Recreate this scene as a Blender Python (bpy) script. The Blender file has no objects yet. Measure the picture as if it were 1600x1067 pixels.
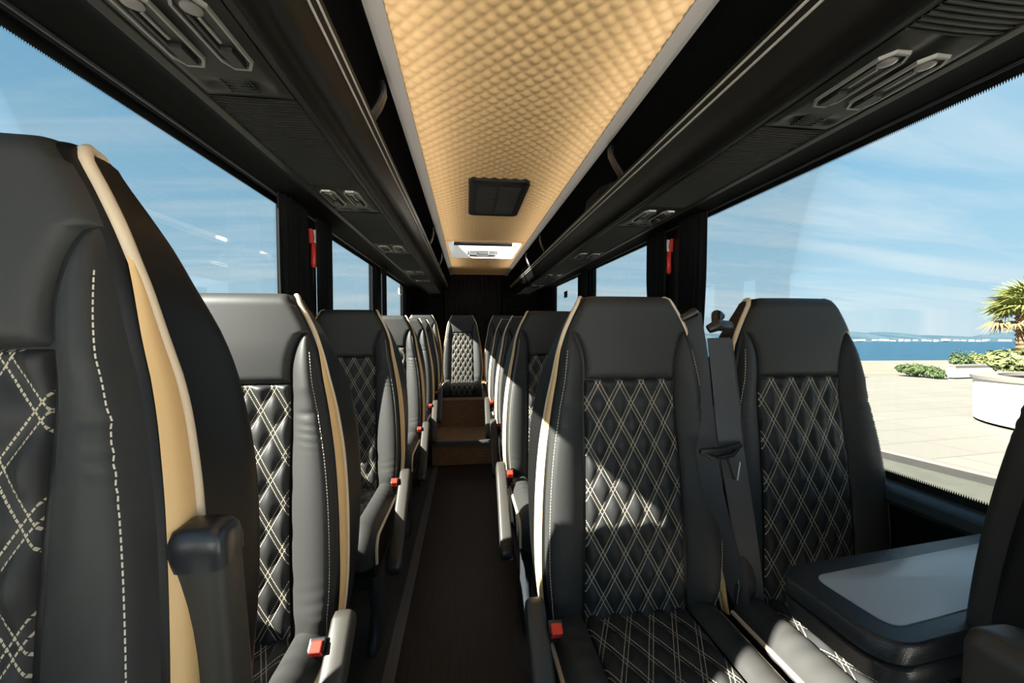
import bpy, math, random
import numpy as np
from mathutils import Matrix, Vector

# ------------------------------------------------------------------ camera, sky, sun, exposure
SC = bpy.context.scene
COL = SC.collection
CZ = 1.165                         # eye height above the aisle floor
FPX = 600.0                        # focal length in pixels of the 1600 px wide frame
YAW = math.atan(70.0 / FPX)
PITCH = math.atan(21.5 / FPX)
cam = bpy.data.cameras.new('camera')
cam.sensor_width = 36.0
cam.lens = FPX / 1600.0 * 36.0
cam.clip_start = 0.02
cam.clip_end = 20000
camo = bpy.data.objects.new('camera', cam)
COL.objects.link(camo)
camo.location = (0, 0, CZ)
camo.rotation_euler = (math.pi / 2 - PITCH, 0, -YAW)
SC.camera = camo
CF = Vector((math.sin(YAW) * math.cos(PITCH), math.cos(YAW) * math.cos(PITCH), -math.sin(PITCH)))
CR = Vector((math.cos(YAW), -math.sin(YAW), 0))
CU = CR.cross(CF)

SC.view_settings.view_transform = 'Standard'
SC.view_settings.look = 'None'
SC.view_settings.exposure = 0.0
SC.view_settings.gamma = 1.0
SC.view_settings.use_curve_mapping = False

SUN_AZ, SUN_RISE = math.radians(66), 0.766      # from the front left; drop per metre travelled sideways
SUN_DIR = Vector((math.sin(SUN_AZ), math.cos(SUN_AZ), -SUN_RISE * math.sin(SUN_AZ)))
sun = bpy.data.lights.new('sun', 'SUN')
sun.energy = 50.0
sun.angle = 0.009
sun.color = (1.0, 0.93, 0.82)
suno = bpy.data.objects.new('sun', sun)
COL.objects.link(suno)
suno.rotation_euler = SUN_DIR.to_track_quat('-Z', 'Y').to_euler()
suno.location = (0, 0, 30)

world = bpy.data.worlds.new('sky')
SC.world = world
world.use_nodes = True
wn, wl = world.node_tree.nodes, world.node_tree.links
wn.clear()
wout = wn.new('ShaderNodeOutputWorld')
wbg = wn.new('ShaderNodeBackground')
wbg.inputs['Strength'].default_value = 1.72
wtc = wn.new('ShaderNodeTexCoord')
wsep = wn.new('ShaderNodeSeparateXYZ')
wl.new(wtc.outputs['Generated'], wsep.inputs[0])
wr = wn.new('ShaderNodeValToRGB')
els = wr.color_ramp.elements
els[0].position = 0.0
els[0].color = (0.56, 0.72, 0.80, 1)
els[1].position = 1.0
els[1].color = (0.10, 0.30, 0.58, 1)
for p_, c_ in ((0.10, (0.46, 0.68, 0.82, 1)), (0.28, (0.32, 0.58, 0.78, 1)), (0.55, (0.20, 0.46, 0.70, 1))):
    e_ = els.new(p_)
    e_.color = c_
wl.new(wsep.outputs['Z'], wr.inputs['Fac'])
# thin cloud streaks: direction projected on a flat cloud layer
wdz = wn.new('ShaderNodeMath'); wdz.operation = 'MAXIMUM'; wdz.inputs[1].default_value = 0.03
wl.new(wsep.outputs['Z'], wdz.inputs[0])
wad = wn.new('ShaderNodeMath'); wad.operation = 'ADD'; wad.inputs[1].default_value = 0.12
wl.new(wdz.outputs[0], wad.inputs[0])
wdx = wn.new('ShaderNodeMath'); wdx.operation = 'DIVIDE'
wl.new(wsep.outputs['X'], wdx.inputs[0]); wl.new(wad.outputs[0], wdx.inputs[1])
wdy = wn.new('ShaderNodeMath'); wdy.operation = 'DIVIDE'
wl.new(wsep.outputs['Y'], wdy.inputs[0]); wl.new(wad.outputs[0], wdy.inputs[1])
wcb = wn.new('ShaderNodeCombineXYZ')
wl.new(wdx.outputs[0], wcb.inputs[0]); wl.new(wdy.outputs[0], wcb.inputs[1])
wmp = wn.new('ShaderNodeMapping')
wmp.inputs['Rotation'].default_value = (0, 0, 0.5)
wmp.inputs['Scale'].default_value = (0.45, 1.9, 1)
wl.new(wcb.outputs[0], wmp.inputs[0])
wno = wn.new('ShaderNodeTexNoise')
wno.inputs['Scale'].default_value = 0.8
wno.inputs['Detail'].default_value = 7
wno.inputs['Roughness'].default_value = 0.58
wno.inputs['Distortion'].default_value = 0.5
wl.new(wmp.outputs[0], wno.inputs['Vector'])
wcr = wn.new('ShaderNodeValToRGB')
wcr.color_ramp.elements[0].position = 0.44
wcr.color_ramp.elements[0].color = (0, 0, 0, 1)
wcr.color_ramp.elements[1].position = 0.70
wcr.color_ramp.elements[1].color = (0.75, 0.75, 0.75, 1)
wl.new(wno.outputs['Fac'], wcr.inputs['Fac'])
wmx = wn.new('ShaderNodeMixRGB')
wmx.inputs['Color2'].default_value = (0.80, 0.86, 0.88, 1)
wl.new(wcr.outputs['Color'], wmx.inputs['Fac'])
wl.new(wr.outputs['Color'], wmx.inputs['Color1'])
wl.new(wmx.outputs[0], wbg.inputs['Color'])
wl.new(wbg.outputs[0], wout.inputs['Surface'])


def up(px, py, X=None, Y=None, Z=None):
    """point of the bus on the sight line of a measured pixel, at a known X, Y or height Z over the eye"""
    d = CF + CR * ((px - 800) / FPX) + CU * ((533.5 - py) / FPX)
    if X is not None:
        t = X / d.x
    elif Y is not None:
        t = Y / d.y
    else:
        t = Z / d.z
    return Vector((d.x * t, d.y * t, d.z * t + CZ))


# the world outside is level with the horizon, the parked bus leans a little nose-down
EXT = Matrix.Translation((0, 0, CZ)) @ Matrix.Rotation(-PITCH, 4, CR) @ Matrix.Translation((0, 0, 0))


# ------------------------------------------------------------------ materials
def principled(name, color, rough=0.5, metal=0.0, spec=0.5, bump=None, var=None, coat=0.0):
    m = bpy.data.materials.new(name)
    m.use_nodes = True
    nt = m.node_tree
    b = nt.nodes['Principled BSDF']
    b.inputs['Base Color'].default_value = (*color, 1)
    b.inputs['Roughness'].default_value = rough
    b.inputs['Metallic'].default_value = metal
    b.inputs['Specular IOR Level'].default_value = spec
    b.inputs['Coat Weight'].default_value = coat
    tc = nt.nodes.new('ShaderNodeTexCoord')
    if bump:
        kind, scale, strength, dist = bump
        if kind == 'voronoi':
            t = nt.nodes.new('ShaderNodeTexVoronoi')
            t.inputs['Scale'].default_value = scale
            o = t.outputs['Distance']
        else:
            t = nt.nodes.new('ShaderNodeTexNoise')
            t.inputs['Scale'].default_value = scale
            t.inputs['Detail'].default_value = 4
            o = t.outputs['Fac']
        nt.links.new(tc.outputs['Object'], t.inputs['Vector'])
        bm = nt.nodes.new('ShaderNodeBump')
        bm.inputs['Strength'].default_value = strength
        bm.inputs['Distance'].default_value = dist
        nt.links.new(o, bm.inputs['Height'])
        nt.links.new(bm.outputs[0], b.inputs['Normal'])
    if var:
        c2, scale, stretch = var
        mp = nt.nodes.new('ShaderNodeMapping')
        mp.inputs['Scale'].default_value = stretch
        nt.links.new(tc.outputs['Object'], mp.inputs[0])
        n = nt.nodes.new('ShaderNodeTexNoise')
        n.inputs['Scale'].default_value = scale
        n.inputs['Detail'].default_value = 6
        n.inputs['Roughness'].default_value = 0.6
        nt.links.new(mp.outputs[0], n.inputs['Vector'])
        cr = nt.nodes.new('ShaderNodeValToRGB')
        cr.color_ramp.elements[0].position = 0.35
        cr.color_ramp.elements[0].color = (*color, 1)
        cr.color_ramp.elements[1].position = 0.68
        cr.color_ramp.elements[1].color = (*c2, 1)
        nt.links.new(n.outputs['Fac'], cr.inputs['Fac'])
        nt.links.new(cr.outputs[0], b.inputs['Base Color'])
    return m


def quilt_leather(name, color, thread):
    """leather with two crossing families of double thread rows; the pattern follows the panel's UVs (metres)"""
    m = principled(name, color, 0.50, spec=0.28)
    nt = m.node_tree
    N, L = nt.nodes, nt.links
    b = N['Principled BSDF']
    uv = N.new('ShaderNodeUVMap')
    sep = N.new('ShaderNodeSeparateXYZ')
    L.new(uv.outputs[0], sep.inputs[0])

    def math_(op, a, c=None, d=None):
        n = N.new('ShaderNodeMath')
        n.operation = op
        for i, v in enumerate((a, c, d)):
            if v is None:
                continue
            if isinstance(v, (int, float)):
                n.inputs[i].default_value = v
            else:
                L.new(v, n.inputs[i])
        return n.outputs[0]
    xs = math_('MULTIPLY', sep.outputs[0], 1 / 0.053)
    ys = math_('MULTIPLY', sep.outputs[1], 1 / 0.104)
    a = math_('ADD', xs, ys)
    c = math_('SUBTRACT', xs, ys)

    def rows(p, q):
        f = math_('ABSOLUTE', math_('SUBTRACT', math_('FRACT', math_('ADD', p, 100.5)), 0.5))
        l = math_('LESS_THAN', math_('ABSOLUTE', math_('SUBTRACT', f, 0.085)), 0.0165)
        d = math_('LESS_THAN', math_('FRACT', math_('MULTIPLY', math_('ADD', q, 100.0), 11.7)), 0.74)
        return math_('MULTIPLY', l, d)
    mask = math_('MAXIMUM', rows(a, c), rows(c, a))
    mx = N.new('ShaderNodeMixRGB')
    mx.inputs['Color1'].default_value = (*color, 1)
    mx.inputs['Color2'].default_value = (*thread, 1)
    L.new(mask, mx.inputs['Fac'])
    L.new(mx.outputs[0], b.inputs['Base Color'])
    rr = math_('ADD', math_('MULTIPLY', mask, 0.4), 0.48)
    L.new(rr, b.inputs['Roughness'])
    bp = N.new('ShaderNodeBump')
    bp.inputs['Strength'].default_value = 0.5
    bp.inputs['Distance'].default_value = 0.001
    L.new(mask, bp.inputs['Height'])
    L.new(bp.outputs[0], b.inputs['Normal'])
    return m


def glass_mat(name, tint, refl=1.0):
    m = bpy.data.materials.new(name)
    m.use_nodes = True
    nt = m.node_tree
    nt.nodes.clear()
    out = nt.nodes.new('ShaderNodeOutputMaterial')
    tr = nt.nodes.new('ShaderNodeBsdfTransparent')
    tr.inputs[0].default_value = (*tint, 1)
    gl = nt.nodes.new('ShaderNodeBsdfGlossy')
    gl.inputs['Roughness'].default_value = 0.0
    gl.inputs['Color'].default_value = (1, 1, 1, 1)
    fr = nt.nodes.new('ShaderNodeFresnel')
    fr.inputs['IOR'].default_value = 1.35
    mu = nt.nodes.new('ShaderNodeMath')
    mu.operation = 'MULTIPLY'
    mu.inputs[1].default_value = 0.32 * refl
    nt.links.new(fr.outputs[0], mu.inputs[0])
    mx = nt.nodes.new('ShaderNodeMixShader')
    nt.links.new(mu.outputs[0], mx.inputs[0])
    nt.links.new(tr.outputs[0], mx.inputs[1])
    nt.links.new(gl.outputs[0], mx.inputs[2])
    nt.links.new(mx.outputs[0], out.inputs[0])
    return m


LEATHER = (0.032, 0.032, 0.031)
M = {}
M['leather'] = principled('black_leather', LEATHER, 0.55, spec=0.32, bump=('voronoi', 420, 0.10, 0.0006))
M['shell'] = principled('black_shell_vinyl', (0.006, 0.006, 0.006), 0.45, spec=0.3, bump=('noise', 300, 0.10, 0.0006))
M['quilt'] = quilt_leather('quilted_black_leather', (0.022, 0.022, 0.022), (0.52, 0.45, 0.33))
M['tan'] = principled('tan_leather', (0.76, 0.49, 0.22), 0.45, bump=('voronoi', 420, 0.08, 0.0005))
M['cream'] = principled('cream_piping', (0.70, 0.56, 0.40), 0.5)
M['thread'] = principled('cream_thread', (0.66, 0.60, 0.50), 0.8)
M['plastic'] = principled('black_plastic', (0.013, 0.013, 0.013), 0.38)
M['grille'] = principled('grey_vent_slats', (0.032, 0.031, 0.029), 0.6)
M['satin'] = principled('satin_dark_plastic', (0.022, 0.024, 0.028), 0.30)
M['legplastic'] = principled('slate_grey_plastic', (0.026, 0.030, 0.037), 0.5)
M['armpad'] = principled('grey_armrest_vinyl', (0.040, 0.037, 0.032), 0.45, bump=('noise', 240, 0.2, 0.0006))
M['red'] = principled('red_plastic', (0.75, 0.035, 0.020), 0.35)
M['strip'] = principled('bright_strip', (0.62, 0.61, 0.60), 0.28, metal=0.25)
M['chrome'] = principled('chrome', (0.72, 0.72, 0.72), 0.18, metal=1.0)
M['silver'] = principled('silver_plastic', (0.30, 0.29, 0.27), 0.36, metal=0.6)
M['steel'] = principled('brushed_steel', (0.50, 0.50, 0.50), 0.35, metal=1.0)
M['rackshell'] = principled('rack_black_foil', (0.006, 0.0055, 0.005), 0.38, spec=0.3)
M['rackpanel'] = principled('rack_dark_olive_plastic', (0.016, 0.016, 0.013), 0.45, spec=0.35)
M['carpet'] = principled('black_carpet', (0.008, 0.0075, 0.008), 1.0, spec=0.1, bump=('noise', 700, 0.9, 0.002), var=((0.018, 0.017, 0.018), 500, (1, 1, 1)))
M['greycarpet'] = principled('dark_grey_carpet', (0.035, 0.032, 0.032), 1.0, spec=0.1, bump=('noise', 700, 0.9, 0.002))
M['covecloth'] = principled('black_cove_lining', (0.0025, 0.0025, 0.0025), 0.9, spec=0.08)
M['cloth'] = principled('black_curtain_cloth', (0.009, 0.009, 0.010), 0.95, spec=0.15)
M['wallpanel'] = principled('black_wall_panel', (0.004, 0.005, 0.005), 0.8, spec=0.12)
M['sill'] = principled('dark_slate_sill', (0.035, 0.05, 0.06), 0.42)
M['gold'] = principled('gold_quilted_leather', (0.86, 0.57, 0.28), 0.50, bump=('voronoi', 300, 0.06, 0.0006))
M['greytrim'] = principled('grey_felt_trim', (0.36, 0.34, 0.32), 0.7, bump=('noise', 300, 0.2, 0.001))
M['aislefloor'] = principled('dark_wood_vinyl', (0.010, 0.0055, 0.003), 0.45, spec=0.3, var=((0.026, 0.014, 0.007), 9, (9, 0.7, 1)))
M['riserwood'] = principled('brown_wood_vinyl', (0.20, 0.105, 0.048), 0.42, var=((0.33, 0.19, 0.095), 12, (1, 1, 7)))
M['platform'] = principled('charcoal_floor_vinyl', (0.016, 0.016, 0.017), 0.6)
M['alu'] = principled('dark_ribbed_aluminium', (0.14, 0.14, 0.145), 0.42, metal=0.7)
M['tabletop'] = principled('table_sky_tinted_laminate', (0.33, 0.40, 0.46), 0.28, spec=0.8, bump=('noise', 260, 0.06, 0.0004))  # blue of the reflected sky is mixed into the base colour
M['tablerim'] = principled('table_black_leather', (0.017, 0.019, 0.021), 0.38, bump=('voronoi', 420, 0.30, 0.0008))
M['webbing'] = principled('seat_belt_webbing', (0.052, 0.054, 0.060), 0.55)
M['frit'] = principled('black_glass_border', (0.004, 0.004, 0.004), 0.6)
M['glass'] = glass_mat('tinted_window_glass', (0.76, 0.785, 0.79))
M['clear'] = glass_mat('clear_glass', (0.95, 0.97, 0.97))
M['white'] = principled('white_plastic', (0.78, 0.74, 0.70), 0.5)
M['label'] = principled('white_label', (0.75, 0.75, 0.72), 0.6)
M['pinklabel'] = principled('pink_label', (0.80, 0.55, 0.48), 0.6)
M['darklabel'] = principled('dark_label', (0.02, 0.02, 0.02), 0.6)
M['lens'] = principled('light_lens', (0.20, 0.185, 0.175), 0.15)
# outdoors
M['paving'] = principled('pale_paving_stone', (0.2800, 0.2590, 0.2240), 0.85, var=((0.3360, 0.3080, 0.2660), 0.8, (1, 1, 1)))
M['concrete'] = principled('white_bounce_slab', (0.72, 0.70, 0.66), 0.9)  # only for the added slab that bounces light into the bus
M['kerb'] = principled('pale_kerb_stone', (0.165, 0.143, 0.122), 0.8)
M['road'] = principled('grey_asphalt', (0.066, 0.065, 0.048), 0.9, var=((0.084, 0.082, 0.061), 3, (1, 1, 1)))
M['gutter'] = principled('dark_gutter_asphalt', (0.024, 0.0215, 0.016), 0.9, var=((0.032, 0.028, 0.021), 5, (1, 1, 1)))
M['sand'] = principled('beach_sand', (0.2030, 0.1715, 0.1260), 0.95, var=((0.1610, 0.1330, 0.0980), 1.2, (1, 1, 1)))
M['whitewall'] = principled('white_render', (0.56, 0.535, 0.49), 0.8)
M['coping'] = principled('stone_coping', (0.1890, 0.1715, 0.1505), 0.8)
M['soil'] = principled('planter_soil', (0.0630, 0.0420, 0.0245), 0.95)
M['sea'] = principled('blue_sea', (0.0098, 0.0462, 0.0812), 0.45, spec=0.2, bump=('noise', 0.25, 0.6, 0.6), var=((0.0161, 0.0630, 0.1050), 0.15, (1, 1, 1)))
M['hill'] = principled('far_hill_haze_tint', (0.040, 0.072, 0.098), 1.0, spec=0.0, var=((0.062, 0.094, 0.112), 0.004, (1, 1, 1)))  # distance haze is mixed into the bluish base colour
M['house'] = principled('far_white_house', (0.3500, 0.3360, 0.3220), 0.9)
M['roof'] = principled('far_pale_roof', (0.2660, 0.2170, 0.1890), 0.9)
M['trunk'] = principled('palm_trunk_fibre', (0.13, 0.08, 0.042), 0.95, bump=('noise', 30, 0.9, 0.03), var=((0.22, 0.135, 0.065), 20, (1, 1, 4)))
M['frond'] = principled('green_palm_leaf', (0.0910, 0.1155, 0.0245), 0.5, var=((0.1820, 0.1820, 0.0455), 4, (1, 1, 1)))
M['dryfrond'] = principled('dry_palm_leaf', (0.20, 0.125, 0.05), 0.7)
M['leaf1'] = principled('dark_green_leaf', (0.0280, 0.0560, 0.0126), 0.6, var=((0.0700, 0.1015, 0.0280), 6, (1, 1, 1)))
M['leaf2'] = principled('yellow_green_leaf', (0.0910, 0.1225, 0.0350), 0.6, var=((0.1890, 0.1960, 0.0770), 8, (1, 1, 1)))
M['leaf3'] = principled('dry_brown_leaf', (0.2100, 0.1330, 0.0560), 0.8)


# ------------------------------------------------------------------ mesh helpers
class MB:
    def __init__(self):
        self.v, self.f, self.uv, self.mi = [], [], {}, []

    def add(self, vs, fs, uvs=None, mi=0):
        o = len(self.v)
        self.v.extend([tuple(map(float, p)) for p in vs])
        for f in fs:
            self.f.append(tuple(o + i for i in f))
            self.mi.append(mi)
        if uvs is not None:
            for i, q in enumerate(uvs):
                self.uv[o + i] = (float(q[0]), float(q[1]))

    def box(self, x0, x1, y0, y1, z0, z1, mi=0):
        v = [(x, y, z) for z in (z0, z1) for y in (y0, y1) for x in (x0, x1)]
        f = [(0, 2, 3, 1), (4, 5, 7, 6), (0, 1, 5, 4), (2, 6, 7, 3), (0, 4, 6, 2), (1, 3, 7, 5)]
        self.add(v, f, mi=mi)

    def grid(self, P, uv=None, mi=0, skip=None, flip=False):
        P = np.asarray(P, float)
        nv, nu = P.shape[:2]
        vs = P.reshape(-1, 3)
        fs = []
        for j in range(nv - 1):
            for i in range(nu - 1):
                if skip is not None and skip[j, i]:
                    continue
                a = j * nu + i
                q = (a, a + 1, a + nu + 1, a + nu)
                fs.append(q[::-1] if flip else q)
        self.add(vs, fs, None if uv is None else np.asarray(uv).reshape(-1, 2), mi)

    def loft(self, rings, cap=True, mi=0):
        n = len(rings[0])
        vs, fs = [], []
        for r in rings:
            vs.extend(r)
        for j in range(len(rings) - 1):
            for i in range(n):
                a, b = j * n + i, j * n + (i + 1) % n
                fs.append((a, b, b + n, a + n))
        if cap:
            for j, fl in ((0, True), (len(rings) - 1, False)):
                c = len(vs)
                vs.append(np.mean(np.asarray(rings[j], float), axis=0))
                for i in range(n):
                    a, b = j * n + i, j * n + (i + 1) % n
                    fs.append((b, a, c) if fl else (a, b, c))
        self.add(vs, fs, mi=mi)

    def tube(self, path, r, n=8, cap=True, mi=0):
        P = [Vector(p) for p in path]
        rad = r if hasattr(r, '__len__') else [r] * len(P)
        t0 = (P[1] - P[0]).normalized()
        ref = Vector((0, 0, 1)) if abs(t0.z) < 0.9 else Vector((1, 0, 0))
        nrm = (ref - t0 * ref.dot(t0)).normalized()
        rings = []
        for k, p in enumerate(P):
            if k == 0:
                t = P[1] - P[0]
            elif k == len(P) - 1:
                t = P[-1] - P[-2]
            else:
                t = P[k + 1] - P[k - 1]
            t.normalize()
            nrm = (nrm - t * nrm.dot(t)).normalized()
            bi = t.cross(nrm)
            rings.append([p + (nrm * math.cos(a) + bi * math.sin(a)) * rad[k]
                          for a in (2 * math.pi * i / n for i in range(n))])
        self.loft(rings, cap, mi)

    def lathe(self, prof, n=20, c=(0, 0, 0), mi=0):
        rings = [[(c[0] + r * math.cos(2 * math.pi * i / n), c[1] + r * math.sin(2 * math.pi * i / n), c[2] + z)
                  for i in range(n)] for r, z in prof]
        self.loft(rings, True, mi)

    def prism(self, poly, axis, a0, a1, mi=0):
        """poly: 2D outline; extruded along an axis (the two other axes in order)"""
        n = len(poly)

        def P(p, a):
            if axis == 'y':
                return (p[0], a, p[1])
            if axis == 'x':
                return (a, p[0], p[1])
            return (p[0], p[1], a)
        vs = [P(p, a0) for p in poly] + [P(p, a1) for p in poly]
        fs = [(i, (i + 1) % n, n + (i + 1) % n, n + i) for i in range(n)]
        fs += [tuple(range(n))[::-1], tuple(range(n, 2 * n))]
        self.add(vs, fs, mi=mi)

    def mesh(self, name, mats, smooth=True):
        me = bpy.data.meshes.new(name)
        me.from_pydata(self.v, [], self.f)
        for m in (mats if isinstance(mats, (list, tuple)) else [mats]):
            me.materials.append(m)
        if any(self.mi):
            me.polygons.foreach_set('material_index', self.mi)
        if self.uv:
            uvl = me.uv_layers.new(name='UVMap')
            li = np.zeros(len(me.loops), np.int32)
            me.loops.foreach_get('vertex_index', li)
            tab = np.zeros((len(self.v), 2))
            for k, q in self.uv.items():
                tab[k] = q
            uvl.data.foreach_set('uv', tab[li].astype(np.float32).ravel())
        import bmesh
        bm = bmesh.new()
        bm.from_mesh(me)
        bmesh.ops.recalc_face_normals(bm, faces=bm.faces)
        bm.to_mesh(me)
        bm.free()
        if smooth:
            me.polygons.foreach_set('use_smooth', [True] * len(me.polygons))
            if hasattr(me, 'set_sharp_from_angle'):
                me.set_sharp_from_angle(angle=math.radians(smooth if smooth > 1 else 40))
        me.update()
        return me


def link(name, me, parent=None, loc=None, rot=None, bevel=0):
    o = bpy.data.objects.new(name, me)
    COL.objects.link(o)
    if parent is not None:
        o.parent = parent
    if loc is not None:
        o.location = loc
    if rot is not None:
        o.rotation_euler = rot
    if bevel:
        b = o.modifiers.new('bevel', 'BEVEL')
        b.width = bevel
        b.segments = 3
        b.limit_method = 'ANGLE'
        b.angle_limit = math.radians(35)
    return o


def tag(o, label, cat, group=None, kind=None):
    o['label'] = label
    o['category'] = cat
    if group:
        o['group'] = group
    if kind:
        o['kind'] = kind
    return o


def thing(name, label, cat, loc=(0, 0, 0), rot=(0, 0, 0), group=None):
    o = bpy.data.objects.new(name, None)
    o.empty_display_size = 0.05
    COL.objects.link(o)
    o.location = loc
    o.rotation_euler = rot
    return tag(o, label, cat, group)


def struct(name, mb, mat, label=None, smooth=False, bevel=0, ext=False):
    o = link(name, mb.mesh(name, mat, smooth), bevel=bevel)
    o['kind'] = 'structure'
    if label:
        o['label'] = label
    o['category'] = name.split('_')[0]
    if ext:
        o.matrix_world = EXT
    return o


def smooth01(t):
    t = np.clip(t, 0, 1)
    return t * t * (3 - 2 * t)


def hermite(xs, ys):
    xs, ys = np.array(xs, float), np.array(ys, float)
    m = np.gradient(ys, xs)

    def f(x):
        x = np.clip(np.asarray(x, float), xs[0], xs[-1])
        i = np.clip(np.searchsorted(xs, x, side='right') - 1, 0, len(xs) - 2)
        h = xs[i + 1] - xs[i]
        t = (x - xs[i]) / h
        return ((2 * t**3 - 3 * t**2 + 1) * ys[i] + (t**3 - 2 * t**2 + t) * h * m[i]
                + (-2 * t**3 + 3 * t**2) * ys[i + 1] + (t**3 - t**2) * h * m[i + 1])
    return f


# ------------------------------------------------------------------ the shell of the bus
BC = 0.16                 # middle of the bus in X
XL, XR = -0.72, 1.04      # inner faces at the glass
ZS, ZT = CZ - 0.385, CZ + 0.510     # window sill and head
YF, YB = -0.85, 5.30       # front and rear ends
HC = CZ + 0.722           # ceiling height
W0, W1, W2, W3 = (-0.80, 0.12), (0.28, 1.70), (1.92, 3.20), (3.55, 4.65)

# hatch opening in the roof
hA, hB = up(697, 374, Z=0.722), up(812, 403, Z=0.722)
HX0, HX1, HY0, HY1 = -0.165, 0.475, hA.y, hB.y

mb = MB(); mb.box(-0.27, 0.265, YF, 3.40, -0.04, 0)
struct('floor', mb, M['aislefloor'], 'dark wood-look vinyl floor of the centre aisle')
mb = MB()
mb.box(XL - 0.05, -0.27, YF, YB, -0.04, 0); mb.box(0.265, XR + 0.05, YF, YB, -0.04, 0)
struct('floor_side', mb, M['platform'], 'charcoal vinyl floor under the seats')
mb = MB()
for k in range(6):      # fine ribs of the aisle edging
    mb.box(-0.283 + k * 0.0065, -0.283 + k * 0.0065 + 0.0045, YF, 3.25, 0.0, 0.006)
mb.box(-0.285, -0.244, YF, 3.25, 0.0, 0.0035)
struct('trim_1', mb, M['alu'], 'ribbed dark aluminium strip along the left aisle edge')
mb = MB()
for k in range(6):
    mb.box(0.245 + k * 0.0065, 0.245 + k * 0.0065 + 0.0045, YF, 3.25, 0.0, 0.006)
mb.box(0.243, 0.284, YF, 3.25, 0.0, 0.0035)
struct('trim_2', mb, M['alu'], 'ribbed dark aluminium strip along the right aisle edge')
# rear step and riser
ZT1 = CZ - 0.965
mb = MB(); mb.box(-0.30, 0.30, 3.26, 3.74, 0, ZT1)
struct('floor_step', mb, M['riserwood'], 'brown wood step at the rear of the aisle')
mb = MB(); mb.box(-0.30, 0.30, 3.235, 3.275, ZT1 - 0.03, ZT1 + 0.006)
struct('trim_3', mb, M['alu'], 'grey nosing on the edge of the rear step')
mb = MB(); mb.box(-0.36, 0.36, 3.74, YB, 0, CZ - 0.70)
struct('floor_riser', mb, M['riserwood'], 'brown wood front of the rear bench base')
mb = MB(); mb.box(XL - 0.05, -0.36, 4.0, YB, 0, 0.065); mb.box(0.36, XR + 0.05, 4.0, YB, 0, 0.065)
struct('floor_rear', mb, M['platform'], 'raised charcoal floor under the rear bench')
mb = MB(); mb.box(XL - 0.05, -0.29, -0.45, 0.47, 0, 0.104)
struct('floor_wheel_arch', mb, M['platform'], 'raised wheel arch under the front left seat', bevel=0.02)
mb = MB(); mb.box(0.42, XR + 0.05, -0.45, 0.50, 0, 0.117)
struct('floor_wheel_arch_right', mb, M['platform'], 'raised wheel arch on the right', bevel=0.02)


def side_wall(name, xg, sgn, lab):
    mb = MB()
    xo, xi = xg + sgn * 0.06, xg
    lo, hi = min(xo, xi), max(xo, xi)

    def bx(y0, y1, z0, z1, dx=0):
        a, b = min(xo, xi + sgn * dx), max(xo, xi + sgn * dx)
        mb.box(a, b, y0, y1, z0, z1)
    if sgn > 0:      # unseen doorway at the front right, left open to let in fill light
        bx(YF, -0.80, -0.04, ZS, 0.03); bx(0.0, YB, -0.04, ZS, 0.03)
    else:
        bx(YF, YB, -0.04, ZS, 0.03)
    bx(YF, YB, ZT, HC + 0.08)
    bx(YF, W0[0], ZS, ZT); bx(W0[1], W1[0], ZS, ZT); bx(W1[1], W2[0], ZS, ZT); bx(W2[1], W3[0], ZS, ZT); bx(W3[1], YB, ZS, ZT)
    return struct(name, mb, M['wallpanel'], lab)


side_wall('wall_left', XL, -1, 'black panelled left side wall of the bus')
side_wall('wall_right', XR, 1, 'black panelled right side wall of the bus')
mb = MB(); mb.box(XL - 0.06, XR + 0.06, YB, YB + 0.05, -0.04, HC + 0.08)
struct('wall_rear', mb, M['carpet'], 'dark carpeted rear wall')
# front end with the open windscreen
mb = MB()
mb.box(XL - 0.06, XR + 0.06, YF - 0.05, YF, -0.04, 0.68)
mb.box(XL - 0.06, XR + 0.06, YF - 0.05, YF, HC - 0.02, HC + 0.08)
mb.box(XL - 0.06, XL + 0.02, YF - 0.05, YF, 0.68, HC - 0.02); mb.box(XR - 0.02, XR + 0.06, YF - 0.05, YF, 0.68, HC - 0.02)
struct('wall_front', mb, M['wallpanel'], 'front end of the bus round the windscreen')
mb = MB(); mb.box(XL + 0.02, XR - 0.02, YF - 0.03, YF - 0.025, 0.68, HC - 0.02)
struct('window_7', mb, M['clear'], 'windscreen')

# roof: four slabs round the hatch opening
mb = MB()
z0, z1 = HC + 0.014, HC + 0.08
mb.box(XL - 0.06, HX0, YF, YB, z0, z1); mb.box(HX1, XR + 0.06, YF, YB, z0, z1)
mb.box(HX0, HX1, YF, HY0, z0, z1); mb.box(HX0, HX1, HY1, YB, z0, z1)
struct('ceiling', mb, M['carpet'], 'black carpeted roof lining')

# gold quilted panel: square cells standing on their corners
gx = np.linspace(BC - 0.345, BC + 0.345, 111)
gy = np.arange(-0.6, 5.24, 0.00625)
GX, GY = np.meshgrid(gx, gy)
pa, pb = (GX - BC + GY) / 0.05, (GX - BC - GY) / 0.05
da, db = 2 * np.abs(pa - np.round(pa)), 2 * np.abs(pb - np.round(pb))
puff = ((1 - (1 - da) ** 2.6) * (1 - (1 - db) ** 2.6))
GZ = HC + 0.001 - 0.0055 * puff
skip = np.zeros((len(gy) - 1, len(gx) - 1), bool)
cxm, cym = (gx[1:] + gx[:-1]) / 2, (gy[1:] + gy[:-1]) / 2
skip[np.ix_((cym > HY0) & (cym < HY1), (cxm > HX0) & (cxm < HX1))] = True
mb = MB(); mb.grid(np.stack([GX, GY, GZ], -1), skip=skip, flip=True)
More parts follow.
